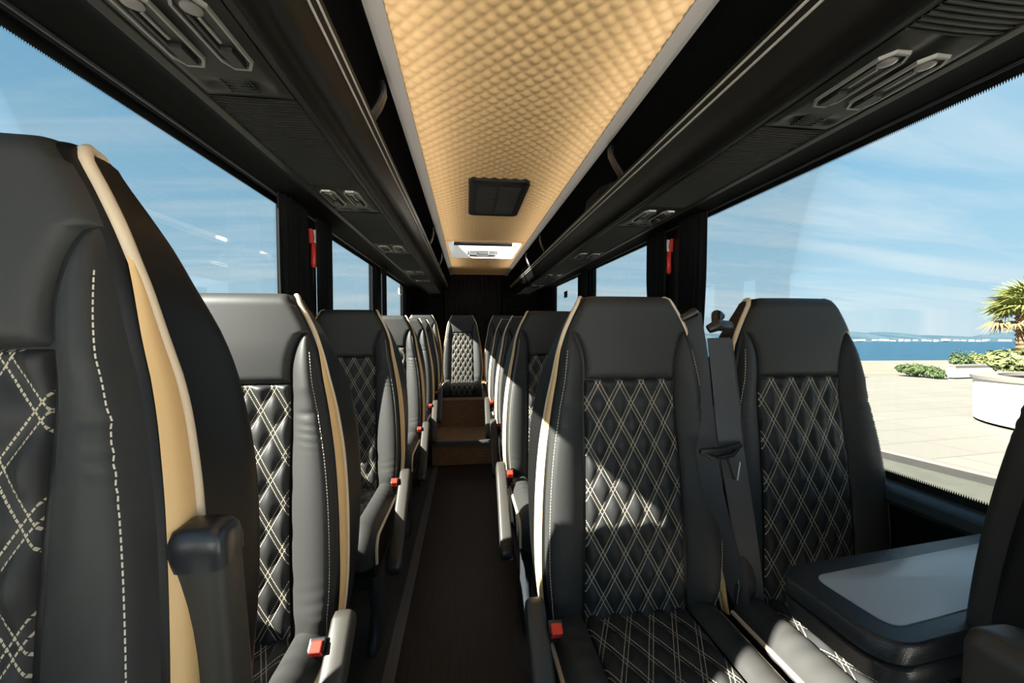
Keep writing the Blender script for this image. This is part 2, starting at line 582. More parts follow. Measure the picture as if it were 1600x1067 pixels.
# thickness: a rim round the panel
mb.box(BC - 0.345, BC + 0.345, -0.6, -0.597, HC, HC + 0.014); mb.box(BC - 0.345, BC + 0.345, 5.236, 5.239, HC - 0.004, HC + 0.014)
struct('ceiling_panel', mb, M['gold'], 'gold quilted leather ceiling panel', smooth=75)
for s, nm, lb in ((-1, 'trim_4', 'grey felt strip along the left edge of the gold ceiling'), (1, 'trim_5', 'grey felt strip along the right edge of the gold ceiling')):
    mb = MB()
    prof = [(BC + s * 0.341, HC + 0.016), (BC + s * 0.341, HC - 0.006), (BC + s * 0.350, HC - 0.009), (BC + s * 0.372, HC - 0.016),
            (BC + s * 0.384, HC - 0.016), (BC + s * 0.386, HC + 0.016)]
    mb.prism(prof, 'y', -0.6, 5.24)
    struct(nm, mb, M['greytrim'], lb)


# windows
def window(name, xg, sgn, yr, lab, gm='glass'):
    mb = MB()
    x0 = xg + sgn * 0.030
    a, b = min(x0, x0 + sgn * 0.004), max(x0, x0 + sgn * 0.004)
    mb.box(a, b, yr[0], yr[1], ZS, ZT)
    # black border printed on the glass, with its rows of dots
    xf = xg + sgn * 0.028
    f0, f1 = min(xf, xf - sgn * 0.001), max(xf, xf - sgn * 0.001)
    e = 0.018
    mb.box(f0, f1, yr[0], yr[1], ZT - e, ZT, 1); mb.box(f0, f1, yr[0], yr[1], ZS, ZS + e, 1)
    mb.box(f0, f1, yr[0], yr[0] + e, ZS, ZT, 1); mb.box(f0, f1, yr[1] - e, yr[1], ZS, ZT, 1)
    # dots of the border, growing smaller towards the clear glass
    y = max(yr[0] + e, 0.25)
    k = 0
    while y < yr[1] - e:
        for zb, d in ((ZT - e, -1), (ZS + e, 1)):
            r = 0.0017
            mb.add([(xf, y - r, zb), (xf, y + r, zb), (xf, y, zb + d * 0.007)], [(0, 1, 2)], mi=1)
        y += 0.0042
        k += 1
    return struct(name, mb, [M[gm], M['frit']], lab)


for i, (xg, sg, yr, lb) in enumerate(((XL, -1, W1, 'large left window beside the front seats'), (XL, -1, W2, 'second left window'), (XL, -1, W3, 'rearmost left window'),
                                      (XR, 1, W1, 'large right window beside the table'), (XR, 1, W2, 'second right window'), (XR, 1, W3, 'rearmost right window'))):
    window('window_%d' % (i + 1), xg, sg, yr, lb)
window('window_8', XL, -1, W0, 'clear left cab window', 'clear')
# sills and window-head rails
for nm, xg, sg, lb in (('trim_6', XL, -1, 'dark ledge under the left windows'), ('trim_7', XR, 1, 'dark slate ledge under the right windows')):
    mb = MB()
    prof = [(xg + sg * 0.03, ZS), (xg - sg * 0.004, ZS - 0.004), (xg - sg * 0.016, ZS - 0.014), (xg - sg * 0.016, ZS - 0.035), (xg - sg * 0.002, ZS - 0.05), (xg + sg * 0.03, ZS - 0.06)]
    mb.prism(prof, 'y', YF if sg < 0 else 0.0, YB)
    struct(nm, mb, M['sill'], lb, smooth=True)
for nm, xg, sg, lb in (('trim_8', XL, -1, 'thin rail over the left windows'), ('trim_9', XR, 1, 'thin rail over the right windows')):
    mb = MB()
    mb.tube([(xg - sg * 0.040, -0.9, CZ + 0.484), (xg - sg * 0.040, W3[1], CZ + 0.484)], 0.0045, 8)
    struct(nm, mb, M['satin'], lb, smooth=True)

# ------------------------------------------------------------------ luggage racks
FILL_POWER = 2.0  # power of the added fill lamps under the ceiling
SERV = {-1: [0.665, 1.41, 2.25, 3.20, 3.78], 1: [0.65, 1.49, 2.33, 3.26, 4.05]}


def bezel_outline(L, W, c):
    return [(-W + c, -L), (W - c, -L), (W, -L + 1.6 * c), (W, L - 1.6 * c), (W - c, L), (-W + c, L), (-W, L - 1.6 * c), (-W, -L + 1.6 * c)]


def make_rack(s, lab):
    t = thing('luggage_rack', lab, 'luggage rack', (BC + s * 0.55, 2.0, CZ + 0.45), group='overhead racks')
    t.location = (0, 0, 0)
    X = lambda p: BC + s * p
    Z = lambda z: CZ + z
    y0, y1 = -0.5, 5.10
    mb = MB()
    # rolled front edge, bin floor and outer cove in one closed section
    prof = [(0.405, 0.548), (0.402, 0.556), (0.409, 0.562), (0.418, 0.560), (0.455, 0.520), (0.60, 0.505), (0.70, 0.505), (0.69, 0.470), (0.664, 0.462), (0.485, 0.462), (0.478, 0.452), (0.462, 0.452), (0.440, 0.470), (0.427, 0.497), (0.418, 0.525)]
    mb.prism([(X(p), Z(z)) for p, z in prof], 'y', y0, y1)
    link('rack_shell', mb.mesh('rack_shell', M['rackshell'], 50), t)
    prof = [(0.69, 0.506), (0.80, 0.518), (0.862, 0.538), (0.874, 0.53), (0.874, 0.494), (0.852, 0.484), (0.80, 0.486), (0.735, 0.480), (0.70, 0.464), (0.676, 0.447), (0.672, 0.462), (0.691, 0.472)]
    mb = MB(); mb.prism([(X(p), Z(z)) for p, z in prof], 'y', y0, y1)
    link('outer_cove', mb.mesh('outer_cove', M['covecloth'], 50), t)
    # bin back
    mb = MB(); mb.box(min(X(0.80), X(0.862)), max(X(0.80), X(0.862)), y0, y1, Z(0.50), HC + 0.013)
    link('bin_lining', mb.mesh('bin_lining', M['carpet'], False), t)
    for (p, z) in ((0.4065, 0.546), (0.4145, 0.531)):
        mb = MB(); mb.tube([(X(p), y0, Z(z)), (X(p), y1, Z(z))], 0.0028, 8)
        o = link('trim_strip', mb.mesh('trim_strip', M['strip']), t)
        o['label'] = 'thin bright chrome strip'
    # underside: inner and outer rails
    for (pa_, pb_, za, zb) in ((0.478, 0.496, 0.4495, 0.462), (0.652, 0.674, 0.4445, 0.462)):
        mb = MB(); mb.box(min(X(pa_), X(pb_)), max(X(pa_), X(pb_)), y0, y1, Z(za), Z(zb))
        link('panel_rail', mb.mesh('panel_rail', M['rackpanel'], False), t, bevel=0.003)
    ys = SERV[s]
    edges = [y0] + [e for yc in ys for e in (yc - 0.13, yc + 0.15)] + [y1]
    for k in range(0, len(edges), 2):
        a, b = edges[k], edges[k + 1]
        if b - a < 0.03:
            continue
        n = int((b - a) / 0.0105)
        ry, rz = [], []
        st = (b - a) / n
        for i in range(n):
            q = a + i * st
            ry += [q, q + st * 0.72, q + st * 0.76, q + st * 0.96]
            rz += [0.4465, 0.4490, 0.4530, 0.4530]
        ry.append(b); rz.append(0.4465)
        xs = np.linspace(0.494, 0.654, 5)
        P = np.array([[(X(x), y, Z(z - 0.002 * math.sin(math.pi * (x - 0.494) / 0.16))) for x in xs] for y, z in zip(ry, rz)])
        mb = MB(); mb.grid(P, flip=(s < 0))
        mb.box(min(X(0.496), X(0.652)), max(X(0.496), X(0.652)), a, b, Z(0.4545), Z(0.461))
        link('ribbed_panel', mb.mesh('ribbed_panel', M['rackpanel'], 25), t)
    for yc in ys:
        # smooth service panel with two lamp and air units
        mb = MB()
        xs = np.linspace(0.494, 0.654, 33); yy = np.linspace(yc - 0.13, yc + 0.15, 45)
        P = np.zeros((len(yy), len(xs), 3))
        for j, y in enumerate(yy):
            for i, x in enumerate(xs):
                u, v = (x - 0.494) / 0.16, (y - yc + 0.13) / 0.28
                e = smooth01(min(u, 1 - u) / 0.10) * smooth01(min(v, 1 - v) / 0.12)
                dz = 0.004 * e
                dz -= 0.006 * math.exp(-((u - 0.5) / 0.10) ** 2) * smooth01((0.62 - v) / 0.3)
                for uc in (0.27, 0.73):     # thumb recess beyond each unit
                    dz -= 0.006 * math.exp(-((u - uc) / 0.13) ** 2 - ((v - 0.86) / 0.05) ** 2)
                P[j, i] = (X(x), y, Z(0.4475 - dz))
        mb.grid(P, flip=(s < 0))
        mb.box(min(X(0.496), X(0.652)), max(X(0.496), X(0.652)), yc - 0.13, yc + 0.15, Z(0.457), Z(0.462))
        # speaker-like perforation: small dark studs between the recesses
        sp = link('service_panel', mb.mesh('service_panel', M['rackpanel']), t)
        mb = MB()
        for i in range(9):
            for j in range(6):
                x, y = X(0.549 + i * 0.006), yc + 0.088 + j * 0.0085
                mb.box(x - 0.0016, x + 0.0016, y - 0.002, y + 0.002, Z(0.4432), Z(0.4475))
        link('speaker_grille', mb.mesh('speaker_grille', M['plastic'], False), sp)
        for uc in (0.27, 0.73):
            cx = 0.494 + 0.16 * uc
            out = bezel_outline(0.077, 0.0255, 0.012)
            inn = bezel_outline(0.071, 0.0205, 0.010)
            mb = MB()
            ra = [(X(cx + p), yc - 0.02 + q, Z(0.4440)) for p, q in out]
            rb = [(X(cx + p * 0.95), yc - 0.02 + q * 0.98, Z(0.4385)) for p, q in out]
            rc = [(X(cx + p), yc - 0.02 + q, Z(0.4385)) for p, q in inn]
            rd = [(X(cx + p), yc - 0.02 + q, Z(0.4440)) for p, q in inn]
            mb.loft([ra, rb, rc, rd], cap=False)
            link('lamp_bezel', mb.mesh('lamp_bezel', M['silver'], 30), sp)
            mb = MB()
            mb.loft([[(X(cx + p), yc - 0.02 + q, Z(0.4425)) for p, q in inn], [(X(cx + p), yc - 0.02 + q, Z(0.4445)) for p, q in inn]])
            mb.box(X(cx) - 0.010, X(cx) + 0.010, yc + 0.005, yc + 0.045, Z(0.4350), Z(0.4430))
            mb.box(X(cx) - 0.014, X(cx) - 0.008, yc - 0.06, yc + 0.02, Z(0.4385), Z(0.4430))
            link('air_nozzle', mb.mesh('air_nozzle', M['plastic'], False), sp, bevel=0.002)
            mb = MB(); mb.box(X(cx) - 0.0025, X(cx) + 0.0025, yc - 0.055, yc - 0.005, Z(0.4395), Z(0.443))
            link('slider_bar', mb.mesh('slider_bar', M['silver'], False), sp, bevel=0.001)
            mb = MB(); mb.lathe([(0.011, 0.002), (0.0135, 0), (0.0135, -0.002), (0.010, -0.0035), (0.005, -0.004)], 18, (X(cx), yc - 0.070, Z(0.4425)))
            link('reading_light', mb.mesh('reading_light', M['lens']), sp)
    # added fill lamp along the top of the roll, brightening the ceiling
    ld = bpy.data.lights.new('ceiling_fill', 'AREA')
    ld.shape = 'RECTANGLE'
    ld.size, ld.size_y = 0.012, 5.0
    ld.energy = FILL_POWER
    ld.spread = math.radians(84)
    ld.color = (1.0, 0.93, 0.84)
    lo = bpy.data.objects.new('ceiling_fill', ld)
    COL.objects.link(lo)
    lo.parent = t
    lo.location = (X(0.400), 2.1, Z(0.566))
    ez = Vector((s * 0.64, 0, -0.77)).normalized()        # the lamp shines along -ez
    ey = Vector((0, 1, 0))
    lo.rotation_euler = Matrix((ey.cross(ez), ey, ez)).transposed().to_euler()
    # hooked grab brackets between roll and roof, and carpeted dividers
    for y in ((1.42, 2.86, 3.55) if s > 0 else (1.12, 2.72, 3.62)):
        mb = MB()
        path = [(X(0.425), y - 0.02, Z(0.535)), (X(0.412), y - 0.02, Z(0.575)), (X(0.398), y, Z(0.615)), (X(0.394), y + 0.035, Z(0.665)), (X(0.40), y + 0.055, Z(0.705))]
        for q in (-0.012, 0.012):
            mb.tube([(a, b + q, c) for a, b, c in path], 0.0075, 8)
        mb.tube([(a, b, c) for a, b, c in path], 0.009, 8)
        link('grab_bracket', mb.mesh('grab_bracket', M['satin']), t)
    for y in ((1.78, 4.2) if s > 0 else (1.55, 4.2)):
        mb = MB()
        poly = [(0.44, 0.53), (0.79, 0.51), (0.79, 0.70), (0.52, 0.70), (0.46, 0.66)]
        mb.prism([(X(p), Z(z)) for p, z in poly], 'y', y, y + 0.20)
        link('divider', mb.mesh('divider', M['greycarpet'], False), t, bevel=0.012)
    return t


make_rack(-1, 'long black luggage rack over the left windows and single seats')
make_rack(1, 'long black luggage rack over the right windows and the table')

# ------------------------------------------------------------------ seats
REC = math.radians(6.0)
SR, CRR = math.sin(REC), math.cos(REC)
SZ = 0.94                          # height factor of the backrest
ZJ = 0.500                         # where cushion and backrest meet, above the seat's floor
Wf = hermite([-0.03, 0.04, 0.12, 0.22, 0.32, 0.42, 0.50, 0.58, 0.66, 0.70, 0.735, 0.765, 0.80],
             [0.195, 0.206, 0.213, 0.213, 0.208, 0.197, 0.183, 0.168, 0.155, 0.145, 0.130, 0.114, 0.096])
Tf = hermite([-0.03, 0.15, 0.35, 0.55, 0.70, 0.80], [0.100, 0.140, 0.150, 0.125, 0.085, 0.062])
TWf = hermite([-0.03, 0.10, 0.30, 0.45, 0.55, 0.63, 0.69, 0.80], [0.018, 0.022, 0.029, 0.031, 0.026, 0.013, 0.001, 0.0])


def h0(s):
    s = np.asarray(s, float)
    return 0.012 * np.sin(np.pi * np.clip(s / 0.55, 0, 1)) + 0.014 * smooth01((s - 0.48) / 0.2)


def hfront(x, s):
    return h0(s) - 0.012 * (np.abs(x) / 0.17) ** 2.2


def BP(x, s, h):
    x, s, h = np.broadcast_arrays(np.asarray(x, float), np.asarray(s, float), np.asarray(h, float))
    return np.stack([x, s * SZ * SR - h * CRR, ZJ + s * SZ * CRR + h * SR], -1)


EXW = hermite([-0.03, 0.15, 0.35, 0.50, 0.60, 0.66, 0.72, 0.80], [0.0, 0.006, 0.018, 0.028, 0.027, 0.014, 0.004, 0.0])


def core_x(s, h):
    """half width of the backrest body at height s and depth h"""
    T = Tf(s)
    hc = h0(s) - 0.004 - T / 2
    q = np.clip(np.abs((h - hc) / (T / 2)), 0, 0.999)
    return (Wf(s) + 0.009) * (1 - q ** 8) ** 0.125


XI = lambda s: 0.124 - 0.012 * np.clip(np.asarray(s, float) / 0.565, 0, 1)
S_B0, S_B1, S_Q1 = -0.01, 0.700, 0.580


def xin(s):
    s = np.asarray(s, float)
    t = np.clip((s - 0.60) / (S_B1 - 0.60), 0, 1)
    return XI(s) + (Wf(s) - XI(s)) * (1 - np.sqrt(1 - t * t))


def quilt_puff(u, v, amp):
    a, b = u / 0.053 + v / 0.104, u / 0.053 - v / 0.104
    da = np.clip((np.abs(a - np.round(a)) - 0.085) / 0.415, 0, 1)
    db = np.clip((np.abs(b - np.round(b)) - 0.085) / 0.415, 0, 1)
    return amp * (1 - (1 - da) ** 2.2) * (1 - (1 - db) ** 2.2)


def edge_e(d, r):
    q = 1 - np.clip(d / r, 0, 1)
    return np.sqrt(np.clip(1 - q * q, 0, 1))


def bolster_pt(u, s, sg):
    xi_, xo = xin(s), Wf(s)
    x = xi_ + (xo - xi_) * u
    amp = np.clip((s - S_B0 + 0.02) / 0.09, 0, 1) ** 0.7 * np.clip((S_B1 - s) / 0.13, 0, 1) ** 0.55
    pk = 0.84
    g = np.where(u < pk, 1 - (1 - np.clip(u / pk, 0, 1)) ** 1.7, np.sqrt(np.clip(1 - ((u - pk) / (1 - pk)) ** 2, 0, 1)) ** 0.9)
    h = hfront(x, s) + 0.040 * amp * g - 0.005 * (1 - edge_e(u * (xo - xi_), 0.012)) - 0.010 * u ** 4
    seam = np.exp(-((s - 0.512) / 0.0055) ** 2)
    wr = np.exp(-((s - 0.47) / 0.035) ** 2) * np.sin(s * 330 + u * 3) + 0.6 * np.exp(-((s - 0.09) / 0.05) ** 2) * np.sin(s * 210 - u * 4)
    h = h + g * amp * (-0.0035 * seam + 0.0010 * wr)
    return BP(sg * x, s, h)


def seat_meshes():
    D = {}
    # body / rear shell
    mb = MB()
    ss = np.concatenate([np.linspace(-0.03, 0.70, 40), np.linspace(0.71, 0.778, 10)])
    th = np.concatenate([np.linspace(k * np.pi / 2, (k + 1) * np.pi / 2, 17)[:-1] for k in range(4)])
    th = th + 0.12 * np.sin(4 * th) * -1
    rings = []

    def ring(s, kx, kt, ds=0):
        T = Tf(s)
        hc = h0(s) - 0.004 - T / 2
        c, sn = np.cos(th), np.sin(th)
        x = (Wf(s) + 0.009) * kx * np.sign(c) * np.abs(c) ** 0.25
        h = hc + T / 2 * kt * np.sign(sn) * np.abs(sn) ** 0.25
        # rear shell bulges below the shoulders
        back = np.clip((hc + T * 0.10 - h) / (T * 0.5), 0, 1)
        x = x * (1 + EXW(s) / (Wf(s) + 0.02) * back)
        h = h - np.where(sn < 0, 0.020 * smooth01((0.62 - s) / 0.12) * (1 - np.abs(x / (Wf(s) + 0.02)) ** 3), 0)
        return BP(x, np.full_like(x, s + ds), h)
    for s in ss:
        rings.append(ring(s, 1, 1))
    rings.append(ring(0.778, 0.985, 0.9, 0.006)); rings.append(ring(0.778, 0.94, 0.7, 0.012)); rings.append(ring(0.778, 0.75, 0.4, 0.015))
    mb.loft(rings)
    D['back_shell'] = mb.mesh('back_shell', M['shell'], 60)
    # quilted insert
    v = np.linspace(0.0, S_Q1, 135); u = np.linspace(-1, 1, 61)
    U, S = np.meshgrid(u, v)
    X_ = U * XI(S)
    d = np.minimum(XI(S) - np.abs(X_), S_Q1 - S)
    e = edge_e(d, 0.007)
    H = hfront(X_, S) + 0.006 * e - 0.004 * (1 - e) + quilt_puff(X_, S, 0.0075) * np.clip(d / 0.012, 0.15, 1)
    mb = MB(); mb.grid(BP(X_, S, H), uv=np.stack([X_, S], -1))
    D['quilted_panel'] = mb.mesh('quilted_panel', M['quilt'], 80)
    # headrest panel wrapping over the top
    rows = []
    for s in np.concatenate([[0.5805], np.linspace(0.583, 0.763, 44)]):
        hw = float(xin(s)) if s < S_B1 else float(Wf(s)) + 0.004
        x = hw * np.linspace(-1, 1, 41)
        d = np.minimum(hw - np.abs(x), s - S_Q1)
        e = edge_e(d, 0.018)
        rows.append(BP(x, np.full_like(x, s), hfront(x, s) + 0.012 * e - 0.006 * (1 - e)))
    sT = 0.763
    for k in range(1, 13):
        a = math.radians(10 * k)
        s = sT + 0.030 * math.sin(a)
        hw = float(Wf(min(s, 0.79))) + 0.004
        x = hw * np.linspace(-1, 1, 41)
        e = edge_e(hw - np.abs(x), 0.018)
        rows.append(BP(x, s - 0.008 * (1 - e), hfront(x, sT) + 0.012 * e - 0.006 * (1 - e) - 0.030 * (1 - math.cos(a))))
    x = 0.09 * np.linspace(-1, 1, 41)
    rows.append(BP(x, np.full_like(x, 0.782), np.full_like(x, -0.052)))
    mb = MB(); mb.grid(np.array(rows))
    D['headrest'] = mb.mesh('headrest', M['leather'], 70)
    # bolsters, stitching, tan side strips, piping
    for nm, sg in (('L', -1), ('R', 1)):
        s = np.concatenate([np.linspace(S_B0, 0.60, 116), S_B1 - (S_B1 - 0.60) * (1 - np.sin(np.linspace(0.05, 1, 22) * math.pi / 2))])
        u = np.linspace(0, 1, 19)
        U, S = np.meshgrid(u, s)
        P = bolster_pt(U, S, sg)
        # turn the outer edge back into the body
        last = BP(sg * (Wf(s) + 0.006), s, hfront(Wf(s), s) - 0.026)
        P = np.concatenate([P, last[:, None, :]], 1)
        mb = MB(); mb.grid(P)
        D['bolster' + nm] = mb.mesh('bolster', M['leather'], 80)
        mb = MB()
        for q in np.arange(0.0, 0.655, 0.0072):
            a, b = bolster_pt(0.90, q, sg), bolster_pt(0.90, q + 0.0046, sg)
            off = np.array([sg * 0.0006, -0.0008, 0])
            mb.tube([a + off, (a + b) / 2 + off * 1.6, b + off], 0.0007, 5)
        D['stitching' + nm] = mb.mesh('stitching', M['thread'])
        s = np.linspace(-0.03, 0.69, 73)
        cols = []
        for k in range(7):
            w = k / 6
            h = h0(s) - 0.016 - TWf(s) * w
            cols.append(BP(sg * (core_x(s, h) + 0.0022 + 0.0030 * math.sin(math.pi * w) ** 0.5), s, h))
        mb = MB(); mb.grid(np.stack(cols, 1))
        D['side_strip' + nm] = mb.mesh('side_strip', M['tan'], 80)
        s = np.concatenate([np.linspace(-0.03, 0.70, 60), np.linspace(0.71, 0.772, 9)])
        h = h0(s) - 0.018 - TWf(s)
        pts = list(BP(sg * (core_x(s, h) + 0.0015), s, h))
        hh = float(h[-1])
        xt = float(core_x(0.772, hh))
        pts += [p for p in BP(sg * np.array([xt - 0.004, xt - 0.010, xt - 0.014, xt - 0.014]), [0.784, 0.791, 0.791, 0.776], [hh - 0.004, hh - 0.014, hh - 0.03, hh - 0.05])]
        mb = MB(); mb.tube(pts, 0.0058, 10)
        D['piping' + nm] = mb.mesh('piping', M['cream'])
    # cushion: body, quilted panel, side rolls, piping
    path = [(0.0 - 0.40 * t, ZJ + 0.004 + 0.012 * t) for t in np.linspace(0, 0.86, 60)]
    y_, z_ = path[-1]
    R_ = 0.055
    for k in range(1, 22):
        a = math.radians(4.6 * k)
        path.append((y_ - R_ * math.sin(a), z_ - R_ * (1 - math.cos(a))))
    path += [(path[-1][0], path[-1][1] - 0.012 * k) for k in (1, 2, 3)]
    path = np.array(path)
    dl = np.concatenate([[0], np.cumsum(np.hypot(*np.diff(path, axis=0).T))])
    tan_ = np.gradient(path, axis=0)
    tan_ /= np.linalg.norm(tan_, axis=1)[:, None]
    nor = np.stack([tan_[:, 1], -tan_[:, 0]], 1)      # outward (up on top, forward in front)

    def CP(x, i, h):
        return np.stack([np.broadcast_to(x, h.shape), path[i, 0] + nor[i, 0] * h, path[i, 1] + nor[i, 1] * h], -1)
    n = len(path)
    I = np.arange(n)
    xs = np.linspace(-0.127, 0.127, 61)
    U, II = np.meshgrid(xs, I)
    LL = dl[II]
    d = np.minimum(0.127 - np.abs(U), 1)
    e = edge_e(d, 0.012)
    H = 0.006 * e - 0.004 * (1 - e) + quilt_puff(U, LL + 0.03, 0.008) * np.clip(d / 0.02, 0.15, 1) - 0.004 * np.abs(U / 0.127) ** 2
    mb = MB(); mb.grid(CP(U, II, H), uv=np.stack([U, LL + 0.03], -1))
    D['cushion_quilt'] = mb.mesh('cushion_panel', M['quilt'], 80)
    for nm, sg in (('L', -1), ('R', 1)):
        u = np.linspace(0, 1, 17)
        U, II = np.meshgrid(u, I)
        LL = dl[II]
        X_ = 0.127 + 0.077 * U
        g = np.sin(np.pi * U ** 0.85) ** 0.6
        H = 0.022 * g - 0.012 * U ** 4 + g * 0.0012 * np.sin(LL * 150 + U * 2) * np.exp(-((LL - 0.12) / 0.10) ** 2)
        P = CP(sg * X_, II, H)
        last = CP(np.full(n, sg * 0.2065), I, np.full(n, -0.03))
        P = np.concatenate([P, last[:, None, :]], 1)
        mb = MB(); mb.grid(P)
        D['cushion_roll' + nm] = mb.mesh('cushion_roll', M['leather'], 80)
        mb = MB(); mb.tube(list(CP(np.full(n, sg * 0.2075), I, np.full(n, -0.016))), 0.005, 8)
        D['cushion_piping' + nm] = mb.mesh('cushion_piping', M['cream'])
    mb = MB()
    prof = [(0.03, 0.375), (0.03, ZJ - 0.005), (-0.30, ZJ), (-0.345, ZJ - 0.003), (-0.385, ZJ - 0.025), (-0.395, ZJ - 0.06), (-0.385, 0.375)]
    mb.prism(prof, 'x', -0.203, 0.203)
    D['cushion_base'] = mb.mesh('cushion_base', M['shell'], 30)
    # frame and legs
    mb = MB(); mb.box(-0.185, 0.185, -0.34, 0.05, 0.305, 0.376)
    for sg in (-1, 1):
        mb.box(sg * 0.195 - 0.008, sg * 0.195 + 0.008, 0.0, 0.09, 0.31, 0.47)
    D['seat_frame'] = mb.mesh('seat_frame', M['plastic'], False)
    mb = MB()
    rings = []
    for z, yc, hy, hx in ((0, -0.13, 0.12, 0.022), (0.02, -0.13, 0.12, 0.022), (0.05, -0.135, 0.085, 0.019), (0.15, -0.15, 0.062, 0.017), (0.28, -0.17, 0.085, 0.019), (0.315, -0.17, 0.11, 0.02)):
        a = np.linspace(0, 2 * np.pi, 21)[:-1]
        c, sn = np.cos(a), np.sin(a)
        rings.append(np.stack([hx * np.sign(c) * np.abs(c) ** 0.5, yc + hy * np.sign(sn) * np.abs(sn) ** 0.5, np.full_like(a, z)], -1))
    mb.loft(rings)
    D['leg'] = mb.mesh('leg', M['legplastic'], 60)
    # armrest: pivot at its origin, pointing to -y
    mb = MB()
    rings = []
    for y, hx, hz, zc in ((0.030, 0.010, 0.012, 0), (0.026, 0.018, 0.022, 0), (0.012, 0.021, 0.028, 0), (-0.05, 0.022, 0.027, 0.0), (-0.15, 0.0225, 0.024, 0.004), (-0.306, 0.024, 0.021, 0.006)):
        a = np.linspace(0, 2 * np.pi, 25)[:-1]
        c, sn = np.cos(a), np.sin(a)
        rings.append(np.stack([hx * np.sign(c) * np.abs(c) ** 0.45, np.full_like(a, y), zc + hz * np.sign(sn) * np.abs(sn) ** 0.45], -1))
    mb.loft(rings)
    D['armrest'] = mb.mesh('armrest', M['armpad'], 60)
    mb = MB()
    rings = []
    for y, hx, hz, zc in ((-0.305, 0.0255, 0.0225, 0.006), (-0.32, 0.026, 0.023, 0.006), (-0.332, 0.025, 0.021, 0.005), (-0.342, 0.021, 0.016, 0.004), (-0.346, 0.012, 0.009, 0.004)):
        a = np.linspace(0, 2 * np.pi, 25)[:-1]
        c, sn = np.cos(a), np.sin(a)
        rings.append(np.stack([hx * np.sign(c) * np.abs(c) ** 0.45, np.full_like(a, y), zc + hz * np.sign(sn) * np.abs(sn) ** 0.45], -1))
    mb.loft(rings)
    D['armrest_cap'] = mb.mesh('armrest_cap', M['satin'], 60)
    # belt buckle
    mb = MB(); mb.box(-0.015, 0.015, -0.012, 0.012, -0.045, 0.022)
    mb.box(-0.008, 0.008, -0.006, 0.006, -0.10, -0.045)
    D['belt_buckle'] = mb.mesh('belt_buckle', M['plastic'], False)
    mb = MB(); mb.box(-0.011, 0.011, -0.0145, 0.005, 0.0, 0.027)
    D['release_button'] = mb.mesh('release_button', M['red'], False)
    return D


SM = seat_meshes()


def make_seat(label, loc, rz=0.0, group=None, arm=0, arm_deg=42.0, buckle=True, lite=False):
    t = thing('coach_seat', label, 'seat', loc, (0, 0, rz), group)
    link('back_shell', SM['back_shell'], t)
    link('quilted_panel', SM['quilted_panel'], t)['label'] = 'diamond quilted black leather with cream double stitching'
    link('headrest', SM['headrest'], t)
    for nm in 'LR':
        b = link('bolster', SM['bolster' + nm], t)
        if not lite:
            link('stitching', SM['stitching' + nm], b)['label'] = 'line of cream stitches'
        link('side_strip', SM['side_strip' + nm], t)['label'] = 'tan leather strip'
        link('piping', SM['piping' + nm], t)['label'] = 'cream piping'
    cb = link('seat_cushion', SM['cushion_base'], t)
    link('cushion_panel', SM['cushion_quilt'], cb)
    for nm in 'LR':
        link('cushion_roll', SM['cushion_roll' + nm], cb)
        link('cushion_piping', SM['cushion_piping' + nm], cb)
    link('seat_frame', SM['seat_frame'], t)
    for x in (-0.155, 0.155):
        link('leg', SM['leg'], t, (x, 0, 0))
    if arm:
        a = link('armrest', SM['armrest'], t, (arm * 0.228, 0.090, 0.53) if arm_deg < 0 else (arm * 0.246, -0.055, 0.565), (math.radians(arm_deg), 0, 0))
        if arm_deg < 0:
            a.scale.x = 1.0
        link('armrest_cap', SM['armrest_cap'], a)
        if buckle:
            b = link('belt_buckle', SM['belt_buckle'], t, (arm * 0.212, -0.085, 0.555), (math.radians(38), 0, 0), bevel=0.003)
            link('release_button', SM['release_button'], b, bevel=0.002)['label'] = 'red release button'
    return t


def seat_at_tip(px, py, X_tip, side):
    """seat origin from the measured pixel of its piping's top end"""
    p = up(px, py, X=X_tip)
    return p


GL, GR = 'single seats on the left', 'double seats on the right'
DZ = 0.0
# left single seats; X of the middle, Y of the backrest foot, floor height
XS = -0.495
left_rows = [
    (0.34, 0.104, 'foremost seat on the left, its armrest folded upright, cropped by the frame', 'up'),
    (0.835, 0.0, 'black quilted single seat directly behind the foremost left one', 'down'),
    (1.615, 0.0, 'third single seat from the front in the left row, half in sunlight', 'down'),
    (2.40, 0.0, 'fourth single seat from the front in the left row, sunlit beside the aisle', 'down'),
    (3.09, 0.0, 'fifth single seat from the front in the left row', 'down'),
    (3.68, 0.0, 'sixth single seat in the left row, just before the rear bench', 'down'),
]
for y, dz, lb, arm in left_rows:
    make_seat(lb, (XS + (0.012 if arm == 'up' else 0), y, dz), 0, GL, 1, 42 if arm == 'down' else -84, buckle=arm == 'down', lite=y > 2.6)
XA, XW = 0.385, 0.832
right_rows = [
    (0.825, 0.0, 'first aisle seat on the right, between the centre aisle and the belts', 'first window seat on the right, behind the blue-grey table'),
    (1.65, 0.0, 'aisle seat right behind the first aisle seat on the right', 'window seat right behind the first window seat on the right'),
    (2.42, 0.0, 'third aisle seat from the front on the right', 'third window seat from the front on the right'),
    (3.17, 0.0, 'fourth aisle seat on the right, just before the rear bench', 'fourth window seat on the right, just before the rear bench'),
]
for k, (y, dz, la, lw) in enumerate(right_rows):
    dx = 0.0 if k < 2 else 0.02
    make_seat(la, (XA + dx, y, dz), 0, GR, -1, 42, lite=y > 2.6)
    make_seat(lw, (XW + min(dx, 0.005), y, dz), 0, GR, 0, lite=y > 1.0)
GB = 'rear bench seats'
make_seat('middle seat of the rear bench at the end of the aisle', (-0.055, 4.29, 0.065), 0, GB, 0)
make_seat('left seat of the rear bench beside the rearmost left window', (-0.50, 4.29, 0.065), 0, GB, 0, lite=True)
